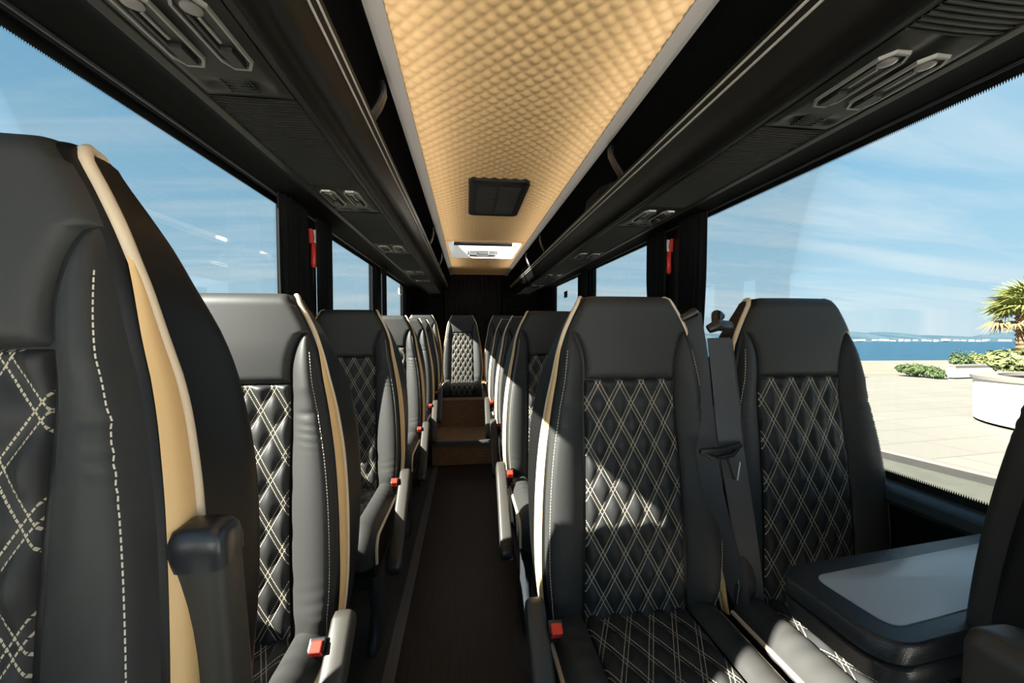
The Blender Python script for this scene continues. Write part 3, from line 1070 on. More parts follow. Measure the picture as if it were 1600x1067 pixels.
make_seat('right inner seat of the rear bench', (0.41, 4.29, 0.065), 0, GB, 0, lite=True)
make_seat('right outer seat of the rear bench by the window', (0.84, 4.29, 0.065), 0, GB, 0, lite=True)

# rear-facing seat at the frame's right edge: seen from behind, cushion tipped up
g = thing('guide_seat', 'rear-facing black seat cut by the right edge, seen from behind beside the table', 'seat', (0.862, 0.425, 0.117), (0, 0, math.pi))
link('back_shell', SM['back_shell'], g)
link('headrest', SM['headrest'], g)
for nm in 'LR':
    link('bolster', SM['bolster' + nm], g)
link('quilted_panel', SM['quilted_panel'], g)
link('seat_frame', SM['seat_frame'], g, (0, 0.26, 0.0))
for x in (-0.155, 0.155):
    link('leg', SM['leg'], g, (x, 0.20, 0))
g.scale = (0.93, 1, 1)
mb = MB()
rings = []
for z, hx, hy in ((-0.36, 0.030, 0.035), (-0.08, 0.034, 0.037), (-0.02, 0.035, 0.036), (-0.006, 0.032, 0.033), (0.0, 0.022, 0.024)):
    a = np.linspace(0, 2 * np.pi, 29)[:-1]
    c, sn = np.cos(a), np.sin(a)
    rings.append(np.stack([hx * np.sign(c) * np.abs(c) ** 0.35, hy * np.sign(sn) * np.abs(sn) ** 0.35, np.full_like(a, z)], -1))
mb.loft(rings)
link('armrest', mb.mesh('armrest', M['armpad'], 60), g, (0.335, 0.120, CZ - 0.312 - 0.117), (0, 0, 0))

# ------------------------------------------------------------------ fold-out table
ZTAB = -0.40
pA, pB = up(1213, 890, Z=ZTAB), up(1388, 1012, Z=ZTAB)
tx0 = (pA.x + pB.x) / 2
ty0, ty1 = pB.y - 0.005, pA.y + 0.012
tb = thing('table', 'small black leather rimmed table with blue-grey top by the right window', 'table', (tx0 + 0.2, (ty0 + ty1) / 2, 0))


def rounded(x0, x1, y0, y1, r, n=8):
    pts = []
    for cx, cy, a0 in ((x1 - r[0], y1 - r[0], 0), (x0 + r[1], y1 - r[1], 90), (x0 + r[2], y0 + r[2], 180), (x1 - r[3], y0 + r[3], 270)):
        rr = {0: r[0], 90: r[1], 180: r[2], 270: r[3]}[a0]
        for k in range(n + 1):
            a = math.radians(a0 + 90 * k / n)
            pts.append((cx + rr * math.cos(a), cy + rr * math.sin(a)))
    return pts


def slab(outline, zs):
    """zs: list of (z, inset)"""
    c = np.mean(np.array(outline), axis=0)
    rings = []
    for z, ins in zs:
        ring = []
        for p in outline:
            d = np.array(p) - c
            k = 1 - ins / np.abs(d).max()
            ring.append((c[0] + d[0] * (1 - ins / 0.22), c[1] + d[1] * (1 - ins / 0.12), z))
        rings.append(ring)
    return rings


ox, oy = tb.location.x, tb.location.y
zt = CZ + ZTAB


def round_poly(pts, rs, n=8):
    """polygon with rounded corners"""
    out = []
    m = len(pts)
    for i in range(m):
        p0, p1, p2 = (Vector((*pts[(i + k) % m], 0)) for k in (-1, 0, 1))
        a, b = (p0 - p1).normalized(), (p2 - p1).normalized()
        r = rs[i]
        q0, q2 = p1 + a * r, p1 + b * r
        for k in range(n + 1):
            t = k / n
            q = q0 * (1 - t) ** 2 + p1 * 2 * t * (1 - t) + q2 * t * t
            out.append((q.x, q.y))
    return out


def outline(ins, rs):
    xl, xr = tx0 + ins * 1.15, XR - 0.02 - ins * 0.9
    return [(x - ox, y - oy) for x, y in round_poly([(xl - 0.006, ty1 - 0.005 - ins * 0.85), (xl + 0.006, ty0 + ins * 0.85), (xr, ty0 + 0.055 + ins * 0.85), (xr, ty1 + 0.050 - ins * 0.85)], rs)]


out = lambda ins: outline(ins, (0.045, 0.05, 0.02, 0.02))
mb = MB(); mb.loft([[(x, y, z) for x, y in out(i)] for z, i in ((zt - 0.030, 0.004), (zt - 0.027, 0.0), (zt - 0.005, 0.0), (zt - 0.001, 0.002), (zt, 0.005))])
link('table_top', mb.mesh('table_top', M['tablerim'], 50), tb)
mb = MB(); mb.loft([[(x, y, z) for x, y in out(i)] for z, i in ((zt - 0.066, 0.010), (zt - 0.061, 0.003), (zt - 0.036, 0.0), (zt - 0.032, 0.004))])
link('table_underside', mb.mesh('table_underside', M['tablerim'], 50), tb)
inl = lambda ins: outline(0.036 + ins, (0.022, 0.025, 0.012, 0.012))
mb = MB(); mb.loft([[(x, y, z) for x, y in inl(i)] for z, i in ((zt - 0.002, 0), (zt + 0.0015, 0.0), (zt + 0.002, 0.001))])
link('inlay', mb.mesh('inlay', M['tabletop'], 50), tb)['label'] = 'laminate inlay, coloured blue-grey by reflected sky'
mb = MB()
mb.tube([(0.12, 0, 0.0), (0.12, 0, 0.02), (0.12, 0, 0.03), (0.12, 0, zt - 0.066)], [0.07, 0.07, 0.028, 0.028], 16)
link('table_leg', mb.mesh('table_leg', M['satin']), tb)
mb = MB(); mb.box(XR - 0.03 - ox, XR + 0.028 - ox, -0.09, 0.09, zt - 0.12, zt - 0.02)
link('wall_bracket', mb.mesh('wall_bracket', M['satin'], False), tb, bevel=0.006)

# ------------------------------------------------------------------ seat belts between the first right-hand pair
def ribbon(pts, widths, tw, th=0.0016):
    """flat strap along points; tw: direction of its width at each point"""
    mb = MB()
    rings = []
    P = [Vector(p) for p in pts]
    for k, p in enumerate(P):
        t = (P[min(k + 1, len(P) - 1)] - P[max(k - 1, 0)]).normalized()
        w = Vector(tw[k] if isinstance(tw[0], (tuple, list, Vector)) else tw)
        w = (w - t * w.dot(t)).normalized()
        nn = t.cross(w)
        hw = widths[k] / 2
        rings.append([p - w * hw - nn * th, p - w * hw * 0.33 - nn * th * 1.8, p + w * hw * 0.33 - nn * th * 1.8, p + w * hw - nn * th,
                      p + w * hw + nn * th, p - w * hw + nn * th])
    mb.loft(rings)
    return mb


def bez(pts, n=24):
    """smooth curve through points"""
    P = np.array([list(p) for p in pts])
    t = np.linspace(0, 1, len(P))
    f = [hermite(t, P[:, i]) for i in range(3)]
    q = np.linspace(0, 1, n)
    return np.stack([g(q) for g in f], -1)


by = 0.825
bt = thing('seat_belt', 'dark grey belt hanging from the guide on the window seat shoulder', 'seat belt', (0.62, by, 0.46), group='seat belts of the first right pair')
O = Vector(bt.location)
c1 = bez([up(1123, 528, Y=by + 0.03), up(1131, 600, Y=by + 0.0), up(1141, 690, Y=by - 0.035), up(1158, 800, Y=by - 0.03), up(1172, 900, Y=by - 0.01), up(1180, 985, Y=by + 0.0)])
mb = ribbon([Vector(p) - O for p in c1], [0.05] * 24, (1, -0.35, 0))
link('webbing', mb.mesh('webbing', M['webbing'], 30), bt)
c2 = bez([up(1136, 530, Y=by + 0.05), up(1150, 640, Y=by + 0.02), up(1162, 760, Y=by + 0.0), up(1172, 880, Y=by + 0.01), up(1180, 975, Y=by + 0.012)])
mb = ribbon([Vector(p) - O for p in c2], [0.045] * 24, (1, 0.5, 0))
link('webbing', mb.mesh('webbing', M['webbing'], 30), bt)
gp = up(1120, 512, Y=by + 0.03) - O
mb = MB()
mb.tube([gp + Vector((-0.03, -0.012, -0.004)), gp + Vector((-0.012, -0.018, 0.006)), gp + Vector((0.02, -0.012, 0.004)), gp + Vector((0.045, 0.02, 0.0))], [0.010, 0.014, 0.013, 0.012], 10)
mb.tube([gp + Vector((-0.012, -0.015, 0.008)), gp + Vector((0.0, 0.0, 0.030)), gp + Vector((0.03, 0.03, 0.028))], [0.010, 0.013, 0.010], 10)
link('belt_guide', mb.mesh('belt_guide', M['plastic']), bt)
lp = up(1122, 706, Y=by - 0.052) - O
mb = MB()
mb.tube([lp + Vector((-0.042, 0, 0.003)), lp + Vector((0, -0.008, 0.006)), lp + Vector((0.042, 0, 0.012)), lp + Vector((0.052, 0, 0.016))], [0.006, 0.008, 0.007, 0.006], 8)
mb.tube([lp + Vector((-0.042, 0, 0.003)), lp + Vector((-0.01, -0.006, -0.012)), lp + Vector((0.03, -0.004, -0.006)), lp + Vector((0.052, 0, 0.014))], [0.005, 0.006, 0.006, 0.005], 8)
lt = link('latch_plate', mb.mesh('latch_plate', M['plastic']), bt)
mb = MB()
q = lp + Vector((0.012, -0.012, -0.008))
mb.tube([q, q + Vector((0.012, -0.006, -0.045)), q + Vector((0.022, -0.006, -0.05)), q + Vector((0.030, -0.004, -0.010))], 0.0028, 6)
link('latch_tongue', mb.mesh('latch_tongue', M['chrome']), lt)['label'] = 'chrome latch tongue'

b2 = thing('seat_belt', 'black belt hanging beside the right shoulder of the first aisle seat', 'seat belt', (0.585, by, 0.46), group='seat belts of the first right pair')
O = Vector(b2.location)
c3 = bez([up(1080, 492, Y=by + 0.07), up(1090, 560, Y=by + 0.04), up(1098, 640, Y=by + 0.02), up(1112, 760, Y=by - 0.02), up(1142, 880, Y=by - 0.005), up(1166, 985, Y=by + 0.0)])
mb = ribbon([Vector(p) - O for p in c3], [0.048] * 24, (0.55, -0.8, 0))
link('webbing', mb.mesh('webbing', M['webbing'], 30), b2)
gp = up(1080, 492, Y=by + 0.07) - O
mb = MB(); mb.tube([gp + Vector((-0.025, 0.0, -0.01)), gp + Vector((0, -0.01, 0.006)), gp + Vector((0.025, 0.01, -0.004))], [0.009, 0.012, 0.009], 10)
link('belt_guide', mb.mesh('belt_guide', M['plastic']), b2)


# ------------------------------------------------------------------ ceiling fittings
va, vb = up(732, 275, Z=0.722), up(830, 281, Z=0.722)
vc = up(735, 331, Z=0.722)
vx0, vx1, vy0, vy1 = va.x, vb.x, (va.y + vb.y) / 2, vc.y
cv = thing('ceiling_vent', 'black slatted air vent in the gold ceiling', 'vent', ((vx0 + vx1) / 2, (vy0 + vy1) / 2, HC - 0.007))
hw, hl = (vx1 - vx0) / 2, (vy1 - vy0) / 2
mb = MB()
o_ = rounded(-hw, hw, -hl, hl, (0.035,) * 4)
i_ = rounded(-hw + 0.04, hw - 0.04, -hl + 0.05, hl - 0.05, (0.012,) * 4)
mb.loft([[(x, y, 0.010) for x, y in o_], [(x, y, -0.010) for x, y in o_], [(x * 0.97, y * 0.97, -0.016) for x, y in o_], [(x, y, -0.016) for x, y in i_], [(x, y, 0.004) for x, y in i_], ], cap=False)
mb.box(-hw + 0.03, hw - 0.03, -hl + 0.03, hl - 0.03, 0.004, 0.008)
link('vent_frame', mb.mesh('vent_frame', M['plastic'], 40), cv)
mb = MB()
y = -hl + 0.055
while y < hl - 0.055:
    mb.box(-hw + 0.04, hw - 0.04, y, y + 0.007, -0.014, 0.0)
    y += 0.0155
mb.box(-0.006, 0.006, -hl + 0.05, hl - 0.05, -0.0145, 0.002)
link('grille', mb.mesh('grille', M['grille'], False), cv)

rh = thing('roof_hatch', 'white framed glass roof hatch at the rear of the gold ceiling', 'roof hatch', ((HX0 + HX1) / 2, (HY0 + HY1) / 2, HC))
ax, ay = (HX1 - HX0) / 2, (HY1 - HY0) / 2
mb = MB()
o_ = rounded(-ax - 0.012, ax + 0.012, -ay - 0.012, ay + 0.012, (0.06,) * 4)
i_ = rounded(-ax + 0.010, ax - 0.010, -ay + 0.010, ay - 0.010, (0.05,) * 4)
mb.loft([[(x, y, 0.004) for x, y in o_], [(x, y, -0.014) for x, y in o_], [(x, y, -0.014) for x, y in i_]], cap=False)
link('surround', mb.mesh('surround', M['gold'], 40), rh)
mb = MB()
i2 = rounded(-ax + 0.03, ax - 0.03, -ay + 0.03, ay - 0.03, (0.05,) * 4)
mb.loft([[(x, y, -0.013) for x, y in i_], [(x, y, 0.03) for x, y in i_], [(x, y, 0.13) for x, y in i2], [(x, y, 0.13) for x, y in rounded(-ax - 0.02, ax + 0.02, -ay - 0.02, ay + 0.02, (0.05,) * 4)]], cap=False)
link('inner_frame', mb.mesh('inner_frame', M['white'], 40), rh)
mb = MB(); mb.loft([[(x, y, 0.132) for x, y in rounded(-ax, ax, -ay, ay, (0.05,) * 4)], [(x, y, 0.137) for x, y in rounded(-ax, ax, -ay, ay, (0.05,) * 4)]])
link('pane', mb.mesh('pane', M['clear'], 40), rh)
mb = MB()
mb.tube([(-ax + 0.045, 0.08, 0.075), (ax - 0.045, 0.08, 0.075)], 0.024, 12)
mb.box(-ax + 0.045, ax - 0.045, 0.10, 0.13, 0.085, 0.095)
link('blind_roller', mb.mesh('blind_roller', M['plastic']), rh)
mb = MB()
mb.box(-0.15, 0.15, 0.27, 0.31, 0.010, 0.045); mb.box(-0.13, -0.06, 0.26, 0.315, -0.004, 0.04); mb.box(0.06, 0.13, 0.26, 0.315, -0.004, 0.04); mb.box(-0.12, 0.12, 0.30, 0.325, -0.008, 0.02)
link('latch_handle', mb.mesh('latch_handle', M['steel'], False), rh, bevel=0.004)
mb = MB(); mb.box(-0.055, 0.055, ay - 0.033, ay - 0.031, -0.012, 0.020)
link('notice_label', mb.mesh('notice_label', M['pinklabel'], False), rh)

# rear wall: pleated curtain in the middle and two padded panels
mb = MB()
xs = np.linspace(-0.30, 0.46, 190)
P = np.array([[(x, YB - 0.045 + 0.016 * math.sin((x + 0.3) * 2 * math.pi / 0.034) + 0.004 * math.sin(x * 60 + z * 5), z) for x in xs] for z in np.linspace(0.50, HC - 0.01, 12)])
mb.grid(P)
tag(link('curtain', mb.mesh('curtain', M['greycarpet'])), 'dark pleated curtain covering the middle of the rear wall', 'curtain')
for x0, x1, lb in ((XL + 0.01, -0.31, 'black padded panel on the rear wall left of the pleated curtain'), (0.47, XR - 0.01, 'black padded panel on the rear wall right of the pleated curtain')):
    mb = MB(); mb.box(x0, x1, YB - 0.04, YB - 0.002, 1.0, CZ + 0.42); mb.box(x0 + 0.08, x1 - 0.08, YB - 0.055, YB - 0.03, 1.15, CZ + 0.30)
    tag(link('rear_panel', mb.mesh('rear_panel', M['wallpanel'], False), bevel=0.012), lb, 'panel', 'rear wall panels')


# ------------------------------------------------------------------ curtains, pillars' hammers, stickers
def curtain(xg, sg, ya, yb, ztop, zbot, lab, pinch=0.55, lean=0.0, inset=0.055):
    """gathered curtain hanging at a window end; ya is the pillar side"""
    mb = MB()
    nz, nu = 26, 60
    P = np.zeros((nz, nu, 3))
    for j in range(nz):
        t = j / (nz - 1)
        z = ztop + (zbot - ztop) * t
        k = 1 - (1 - pinch) * smooth01((t - 0.25) / 0.7)
        for i in range(nu):
            u = i / (nu - 1)
            y = ya + (yb - ya) * u * float(k) + lean * t
            x = xg - sg * (inset + 0.012 * math.sin(u * 2 * math.pi * 7) * 0 + 0.010 * math.sin(u * 2 * math.pi * 7) + 0.012 * math.sin(math.pi * u))
            P[j, i] = (x, y, z)
    mb.grid(P)
    o = link('window_curtain', mb.mesh('window_curtain', M['cloth']))
    s = o.modifiers.new('cloth', 'SOLIDIFY')
    s.thickness = 0.003
    return tag(o, lab, 'curtain', 'gathered window curtains')


ztc, zbc = ZT - 0.004, ZS + 0.28
curtain(XL, -1, 1.70, 1.478, ztc, ZS + 0.02, 'black gathered curtain at the rear end of the large left window', 0.9)
curtain(XL, -1, 1.81, 1.985, ztc, ZS + 0.02, 'black gathered curtain at the front end of the second left window', 0.93)
curtain(XR, 1, 1.70, 1.505, ztc, ZS + 0.02, 'black gathered curtain at the rear end of the large right window', 0.85)
curtain(XR, 1, 1.82, 2.02, ztc, ZS + 0.02, 'black gathered curtain at the front end of the second right window', 0.45)
curtain(XL, -1, 3.24, 3.16, ztc, ZS + 0.02, 'black curtain at the rear end of the second left window', 0.9)
curtain(XR, 1, 3.24, 3.12, ztc, ZS + 0.02, 'black curtain at the rear end of the second right window', 0.9)
for nm, xg, sg, lb in (('trim_10', XL, -1, 'grey pillar cover between the left windows'), ('trim_11', XR, 1, 'grey pillar cover between the right windows')):
    mb = MB()
    a, b = min(xg, xg - sg * 0.022), max(xg, xg - sg * 0.022)
    mb.box(a, b, 1.745, 1.90, ZS, ZT)
    struct(nm, mb, M['rackpanel'], lb, bevel=0.008)


def hammer(xg, sg, yc, lab):
    t = thing('emergency_hammer', lab, 'emergency hammer', (xg - sg * 0.024, yc, CZ + 0.385), group='red emergency hammers')
    d = -sg
    mb = MB()
    mb.prism([(-0.020, 0.055), (0.020, 0.055), (0.012, -0.01), (-0.012, -0.01)], 'x', 0, d * 0.016)
    link('bracket', mb.mesh('bracket', M['red'], False), t, bevel=0.003)
    mb = MB(); mb.tube([(d * 0.017, 0.004, 0.05), (d * 0.026, 0.004, 0.02), (d * 0.020, 0.002, -0.005)], [0.011, 0.009, 0.007], 10)
    link('hammer_head', mb.mesh('hammer_head', M['label']), t)
    mb = MB(); mb.tube([(d * 0.014, 0, -0.008), (d * 0.017, 0.0, -0.05), (d * 0.015, 0, -0.105), (d * 0.012, 0, -0.115)], [0.010, 0.013, 0.014, 0.008], 12)
    link('handle', mb.mesh('handle', M['red']), t)
    mb = MB(); mb.tube([(d * 0.012, 0, -0.112), (d * 0.010, 0.004, -0.17), (d * 0.004, 0.012, -0.26)], 0.0022, 6)
    link('tether', mb.mesh('tether', M['plastic']), t)
    return t


hammer(XL, -1, 1.825, 'red and silver emergency hammer on the left window pillar')
hammer(XR, 1, 1.825, 'red and silver emergency hammer on the right window pillar')
for xg, sg, p, mt, lb in ((XL, -1, (626, 455), 'label', 'small pale sticker on the rearmost left window'), (XR, 1, (884, 460), 'darklabel', 'small dark sticker on the rearmost right window')):
    c = up(*p, X=xg + sg * 0.026)
    mb = MB()
    a, b = min(0, -sg * 0.001), max(0, -sg * 0.001)
    mb.box(c.x + a, c.x + b, c.y - 0.07, c.y + 0.07, c.z - 0.035, c.z + 0.035)
    tag(link('sticker', mb.mesh('sticker', M[mt], False)), lb, 'sticker')

# ------------------------------------------------------------------ outdoors (level with the horizon; ground 2.1 m under the eye)
GH = -2.1


def ext_obj(o, loc=(0, 0, 0), rz=0.0, scale=1.0):
    o.matrix_world = EXT @ Matrix.Translation(loc) @ Matrix.Rotation(rz, 4, 'Z') @ Matrix.Scale(scale, 4)
    return o


def eray(px, py, z=None, depth=None):
    """point of the level outdoor frame on a measured sight line"""
    Minv = EXT.inverted()
    d = CF + CR * ((px - 800) / FPX) + CU * ((533.5 - py) / FPX)
    d = Minv.to_3x3() @ d
    fw = Minv.to_3x3() @ CF
    t = z / d.z if z is not None else depth / d.dot(fw)
    return d * t


k0, k1 = eray(1355, 690, z=GH + 0.12), eray(1600, 745, z=GH + 0.12)
kd = (k1 - k0).normalized()
if kd.y < 0:
    kd = -kd
kn = Vector((kd.y, -kd.x, 0))           # away from the bus
ang = math.atan2(-kd.x, kd.y)
kframe = EXT @ Matrix.Translation((k0.x, k0.y, 0)) @ Matrix.Rotation(ang, 4, 'Z')   # local y along the kerb, x away from the bus


def kstruct(name, mb, mat, lab):
    o = struct(name, mb, mat, lab)
    o.matrix_world = kframe
    return o


g0 = eray(1375, 715, z=GH)
gw = (Vector((g0.x, g0.y, 0)) - Vector((k0.x, k0.y, 0))).dot(kn)
mb = MB(); mb.box(-400, gw, -400, 300, GH - 0.2, GH)
kstruct('road', mb, M['road'], 'pale grey road beside the bus')
mb = MB(); mb.box(-16, gw - 0.3, -45, -8.5, GH - 0.1, GH + 0.02)  # added out of view, bounces sunlight in through the windscreen
kstruct('pavement_bounce_slab', mb, M['concrete'], 'unseen white slab added ahead of the bus to bounce sunlight')
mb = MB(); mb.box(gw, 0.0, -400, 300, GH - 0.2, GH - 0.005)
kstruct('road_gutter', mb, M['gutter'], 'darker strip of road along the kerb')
mb = MB(); mb.box(0, 0.14, -400, 300, GH - 0.2, GH + 0.04)
kstruct('kerb', mb, M['kerb'], 'pale kerb of the promenade')
mb = MB(); mb.box(0.16, 400, -400, 24, GH - 0.2, GH + 0.036)
# paving joints: thin grooves laid as narrow darker strips
pv = kstruct('pavement', mb, M['paving'], 'pale stone paving of the promenade')
# brick-like slab joints in the paving material
nt = M['paving'].node_tree
br = nt.nodes.new('ShaderNodeTexBrick')
br.inputs['Scale'].default_value = 1.0
br.inputs['Mortar Size'].default_value = 0.02
br.inputs['Brick Width'].default_value = 1.5
br.inputs['Row Height'].default_value = 0.9
br.inputs['Color1'].default_value = (0.206, 0.191, 0.163, 1)
br.inputs['Color2'].default_value = (0.233, 0.215, 0.183, 1)
br.inputs['Mortar'].default_value = (0.155, 0.142, 0.119, 1)
tcn = [n for n in nt.nodes if n.type == 'TEX_COORD'][0]
nt.links.new(tcn.outputs['Object'], br.inputs['Vector'])
mxn = nt.nodes.new('ShaderNodeMixRGB')
mxn.blend_type = 'MULTIPLY'
mxn.inputs['Fac'].default_value = 0.45
rampn = [n for n in nt.nodes if n.type == 'VALTORGB'][0]
nt.links.new(br.outputs['Color'], mxn.inputs['Color1'])
nt.links.new(rampn.outputs[0], mxn.inputs['Color2'])
mul = nt.nodes.new('ShaderNodeMixRGB'); mul.blend_type = 'MULTIPLY'; mul.inputs['Fac'].default_value = 1.0; mul.inputs['Color2'].default_value = (1.15, 1.15, 1.15, 1)
nt.links.new(mxn.outputs[0], mul.inputs['Color1'])
nt.links.new(mul.outputs[0], nt.nodes['Principled BSDF'].inputs['Base Color'])

# beach, sea, far shore
mb = MB(); mb.box(-600, 600, 21.0, 36.0, GH - 0.4, GH + 0.06)
struct('beach', mb, M['sand'], 'strip of beach sand behind the promenade', ext=True)
mb = MB(); mb.box(-16000, 16000, 35.5, 4700, -4.4, -3.2)
struct('sea', mb, M['sea'], 'blue sea reaching to the far shore', ext=True)


def hills(name, depth, base_px, amp_px, seed, lab, span=(1500, 13500), fl=1.0):
    rnd = random.Random(seed)
    ph = [rnd.uniform(0, 6.28) for _ in range(9)]
    fr = [0.35, 0.8, 1.3, 2.1, 3.4, 5.5, 8.0, 13.0, 21.0]
    am = [0.5, 0.5, 0.45, 0.32, 0.22, 0.14, 0.09, 0.06, 0.04]
    xs = np.linspace(span[0], span[1], 420)
    px = 1.18 * depth / FPX
    rows = []
    for t in np.linspace(0, 1, 14):
        row = []
        for x in xs:
            q = x / 900.0
            r = sum(a * math.sin(f * q + p) for a, f, p in zip(am, fr, ph))
            top = max(base_px * 0.35, base_px + amp_px * r) * px
            prof = math.sin(t * math.pi / 2) ** 1.2
            row.append((x, depth + 900 * t + 60 * math.sin(q * 9 + t * 5), -3.4 + top * prof * (1 + 0.05 * math.sin(q * 31 + t * 17))))
        rows.append(row)
    for t in (0.5, 1.0):
        rows.append([(x, depth + 900 + 500 * t, (p[2] + 3.4) * (1 - t) - 3.4) for x, p in zip(xs, rows[13])])
    mb = MB(); mb.grid(np.array(rows))
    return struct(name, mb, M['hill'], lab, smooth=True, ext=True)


hills('hills', 4500, 13, 8, 5, 'hills on the far shore, coloured haze-blue')
rnd = random.Random(3)
hmesh = None
for k in range(44):
    x = 4700 + k * 95 + rnd.uniform(-4, 4)
    w, d, h = rnd.uniform(36, 86), 22, rnd.uniform(14, 30)
    t = thing('house', 'white house in the town along the far shore', 'house', group='white houses on the far shore')
    mb = MB(); mb.box(-w / 2, w / 2, -d / 2, d / 2, 0, h)
    link('walls', mb.mesh('walls', M['house'], False), t)
    mb = MB(); mb.prism([(-d / 2 - 1, h), (d / 2 + 1, h), (0, h + 5)], 'x', -w / 2 - 1, w / 2 + 1)
    link('roof', mb.mesh('roof', M['roof'], False), t)
    ext_obj(t, (x, 4530 + rnd.uniform(-25, 70), -3.3 + rnd.choice((0, 0, 4, 9))))


# planter with palm
edge = eray(1514, 648, z=GH + 0.1)
pdir = eray(1860, 648, z=GH + 0.1)
pang = Vector((pdir.x, pdir.y)).angle(Vector((edge.x, edge.y)))
PD = Vector((edge.x, edge.y)).length / math.cos(pang)
pc = Vector((pdir.x, pdir.y, 0)).normalized() * PD
PR = PD * math.sin(pang) - 0.06
pl = thing('planter', 'round white walled planter with stone coping on the promenade', 'planter')
ph_ = 1.04
mb = MB()
n = 72
prof = [(PR, 0.0), (PR, ph_), (PR - 0.25, ph_), (PR - 0.25, 0.0)]
rings = [[(r * math.cos(2 * math.pi * i / n), r * math.sin(2 * math.pi * i / n), z) for i in range(n)] for r, z in prof]
mb.loft(rings, cap=False)
link('planter_wall', mb.mesh('planter_wall', M['whitewall'], 40), pl)
mb = MB()
prof = [(PR + 0.05, ph_), (PR + 0.06, ph_ + 0.08), (PR - 0.42, ph_ + 0.09), (PR - 0.42, ph_)]
mb.loft([[(r * math.cos(2 * math.pi * i / n), r * math.sin(2 * math.pi * i / n), z) for i in range(n)] for r, z in prof], cap=False)
link('coping', mb.mesh('coping', M['coping'], 40), pl)
mb = MB(); mb.lathe([(PR - 0.24, 0.0), (PR - 0.24, ph_ - 0.10), (0.01, ph_ + 0.02)], 40)
link('soil', mb.mesh('soil', M['soil']), pl)
ext_obj(pl, (pc.x, pc.y, GH + 0.11))


def leaf_clump(name, mat, r, h, n, seed, leaf=0.09, flat=1.0):
    rnd = random.Random(seed)
    mb = MB()
    lumps = [(rnd.uniform(-0.6, 0.6) * r, rnd.uniform(-0.6, 0.6) * r, rnd.uniform(0.35, 0.6) * h, rnd.uniform(0.35, 0.6)) for _ in range(7)] + [(0, 0, 0.45 * h, 0.75)]
    for _ in range(n):
        cx, cy, cz, k = rnd.choice(lumps)
        d = Vector((rnd.gauss(0, 1), rnd.gauss(0, 1), rnd.gauss(0, 1))).normalized()
        q = rnd.uniform(0.55, 1.0) ** 0.5
        p = Vector((cx + d.x * r * k * q, cy + d.y * r * k * q, max(0.01, cz + d.z * h * k * 0.8 * q)))
        nn = (d + Vector((rnd.uniform(-.6, .6), rnd.uniform(-.6, .6), rnd.uniform(-.2, .8)))).normalized()
        a = nn.orthogonal().normalized()
        a = (Matrix.Rotation(rnd.uniform(0, 6.28), 3, nn) @ a)
        b = nn.cross(a)
        s = leaf * rnd.uniform(0.6, 1.3)
        mb.add([p - a * s, p + b * s * 0.45 + nn * s * 0.15, p + a * s, p - b * s * 0.45 + nn * s * 0.15], [(0, 1, 2, 3)])
    return mb.mesh(name, mat, False)


def shrub(lab, px, py, mat, r, h, n, seed, leaf=0.09, z=None, depth=None, name='shrub', group=None):
    c = eray(px, py, z=GH + 0.1 if z is None else z) if depth is None else eray(px, py, depth=depth)
    t = thing(name, lab, 'shrub', group=group)
    link('foliage', leaf_clump('foliage', M[mat], r, h, n, seed, leaf), t)
    mb = MB()
    for k in range(5):
        a = k * 1.26
        mb.tube([(0, 0, -0.05), (0.3 * r * math.cos(a), 0.3 * r * math.sin(a), h * 0.3), (0.5 * r * math.cos(a), 0.5 * r * math.sin(a), h * 0.6)], [0.03, 0.02, 0.008], 6)
    link('stems', mb.mesh('stems', M['trunk']), t)
    ext_obj(t, c)
    return t


shrub('low dark green shrub on the paving by the beach, its left half', 1430, 587, 'leaf1', 0.85, 0.72, 1500, 1, 0.085)
shrub('low dark green shrub touching the first one on its right', 1464, 590, 'leaf1', 0.5, 0.5, 1200, 2, 0.085)
# low white bed wall behind, with bushes
bw = eray(1540, 590, z=GH + 0.1)
t = thing('bed_wall', 'low white wall of the flower bed behind the round planter', 'wall')
mb = MB(); mb.box(-2.0, 6.0, -0.2, 0.2, 0, 0.62)
link('wall_body', mb.mesh('wall_body', M['whitewall'], False), t, bevel=0.03)
mb = MB(); mb.box(-2.05, 6.05, -0.26, 0.26, 0.62, 0.70)
link('coping', mb.mesh('coping', M['coping'], False), t, bevel=0.01)
ext_obj(t, (bw.x, bw.y + 0.4, GH + 0.11), 0.1)
dist = bw.y + 1.2
for px, py, mt, r, h, lb in ((1500, 578, 'leaf1', 0.62, 1.35, 'green bush at the left end of the flower bed'), (1522, 577, 'leaf2', 0.70, 1.3, 'yellow-green bush second from the left in the flower bed'),
                             (1545, 578, 'leaf3', 0.45, 1.1, 'brown dry bush in the flower bed'), (1568, 577, 'leaf2', 0.75, 1.4, 'yellow-green bush in the flower bed nearest to the palm')):
    c = eray(px, py, depth=(EXT.inverted().to_3x3() @ CF).dot(Vector((bw.x, bw.y, 0))) * 1.2)
    t = shrub(lb, px, py, mt, r, h, 900, int(px), 0.08, depth=(EXT.inverted().to_3x3() @ CF).dot(Vector((bw.x, bw.y, 0))) * 1.2)
# plants inside the round planter
ed = (EXT.inverted().to_3x3() @ CF).dot(Vector((edge.x, edge.y, 0)))
pd = (EXT.inverted().to_3x3() @ CF).dot(Vector((pc.x, pc.y, 0)))
shrub('leafy green plant at the foot of the palm in the round planter', 1578, 582, 'leaf2', 0.55, 0.75, 900, 21, 0.10, depth=ed * 1.14, name='leafy_plant')


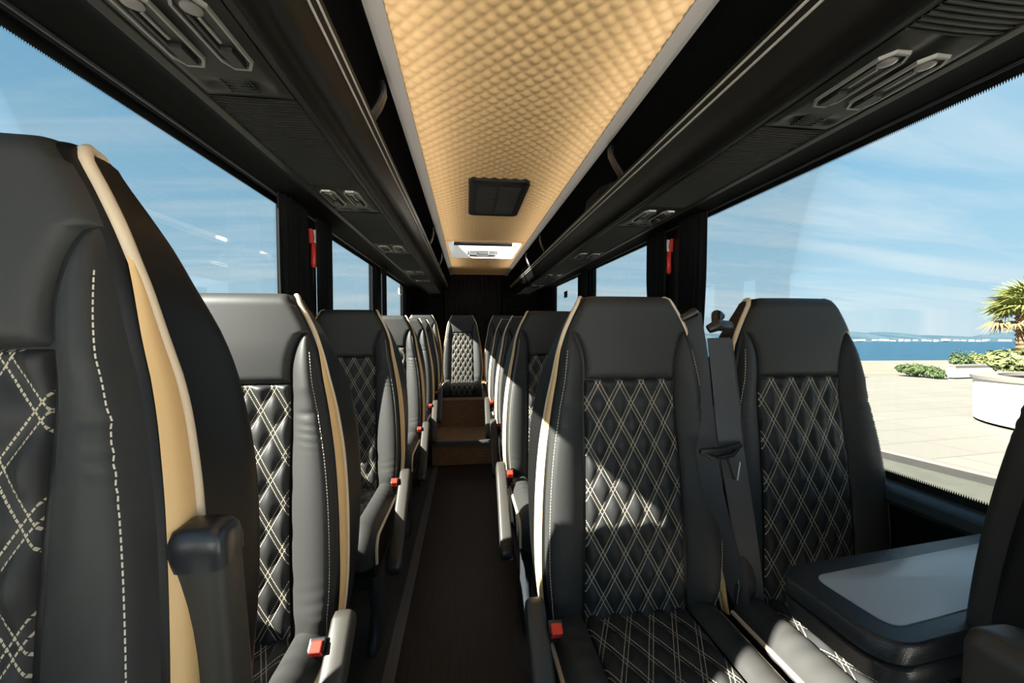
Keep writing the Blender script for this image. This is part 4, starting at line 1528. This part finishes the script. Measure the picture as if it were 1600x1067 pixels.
def fan_leaf(mat, nleaf=17, R=0.62, seed=0):
    rnd = random.Random(seed)
    mb = MB()
    mb.tube([(0, 0, 0), (0.25, 0, 0.02), (0.5, 0, 0)], [0.016, 0.011, 0.008], 5)
    for k in range(nleaf):
        a = math.radians(-115 + 230 * k / (nleaf - 1))
        L = R * (0.75 + 0.25 * math.cos(a * 0.6)) * rnd.uniform(0.9, 1.05)
        d = Vector((math.cos(a), math.sin(a), 0))
        sd = Vector((-d.y, d.x, 0))
        b = Vector((0.5, 0, 0))
        m1 = b + d * L * 0.5 + Vector((0, 0, 0.06))
        tip = b + d * L + Vector((0, 0, -0.06 - rnd.uniform(0, 0.12)))
        w = 0.030
        mb.add([b, m1 + sd * w, tip, m1 - sd * w, m1 + Vector((0, 0, 0.018))], [(0, 1, 4), (1, 2, 4), (2, 3, 4), (3, 0, 4)])
    return mb.mesh('frond', mat, False)


pp = eray(1606, 590, depth=ed * 1.17)
palm = thing('palm_tree', 'short fan palm in the round white planter at the right edge', 'palm')
mb = MB()
rng = random.Random(4)
prof = []
for k in range(34):
    z = k * 0.068
    prof.append((0.19 + 0.06 * math.sin(min(z / 2.2, 1) * math.pi * 0.5) + (0.03 if k % 2 else -0.02), z - 0.2))
mb.lathe(prof + [(0.05, 2.15)], 18)
link('palm_trunk', mb.mesh('palm_trunk', M['trunk'], 30), palm)
fm = [fan_leaf(M['frond'], seed=k) for k in range(3)]
fd = fan_leaf(M['dryfrond'], seed=9, R=0.5)
for k in range(64):
    el = math.radians(80 - 105 * (k / 63.0) ** 1.1)
    az = k * 2.39996
    o = link('frond', fm[k % 3] if k < 54 else fd, palm, (0, 0, 2.10 if k < 54 else 1.85))
    o.rotation_euler = (rng.uniform(-0.4, 0.4), -el, az)
    s = rng.uniform(0.85, 1.15)
    o.scale = (s, s, s)
ext_obj(palm, pp, 0, 1.0)

# dark bollard-like post whose shadow lies on the paving
pb = eray(1334, 590, z=GH + 0.1)
t = thing('bollard', 'dark post on the promenade beside the first window seat', 'bollard')
mb = MB(); mb.tube([(0, 0, 0), (0, 0, 0.05), (0, 0, 0.06), (0, 0, 1.15)], [0.16, 0.16, 0.10, 0.10], 14)
link('post', mb.mesh('post', M['plastic']), t)
mb = MB(); mb.lathe([(0.12, 1.15), (0.13, 1.2), (0.10, 1.26), (0.02, 1.29)], 14)
link('cap', mb.mesh('cap', M['plastic']), t)
ext_obj(t, pb)
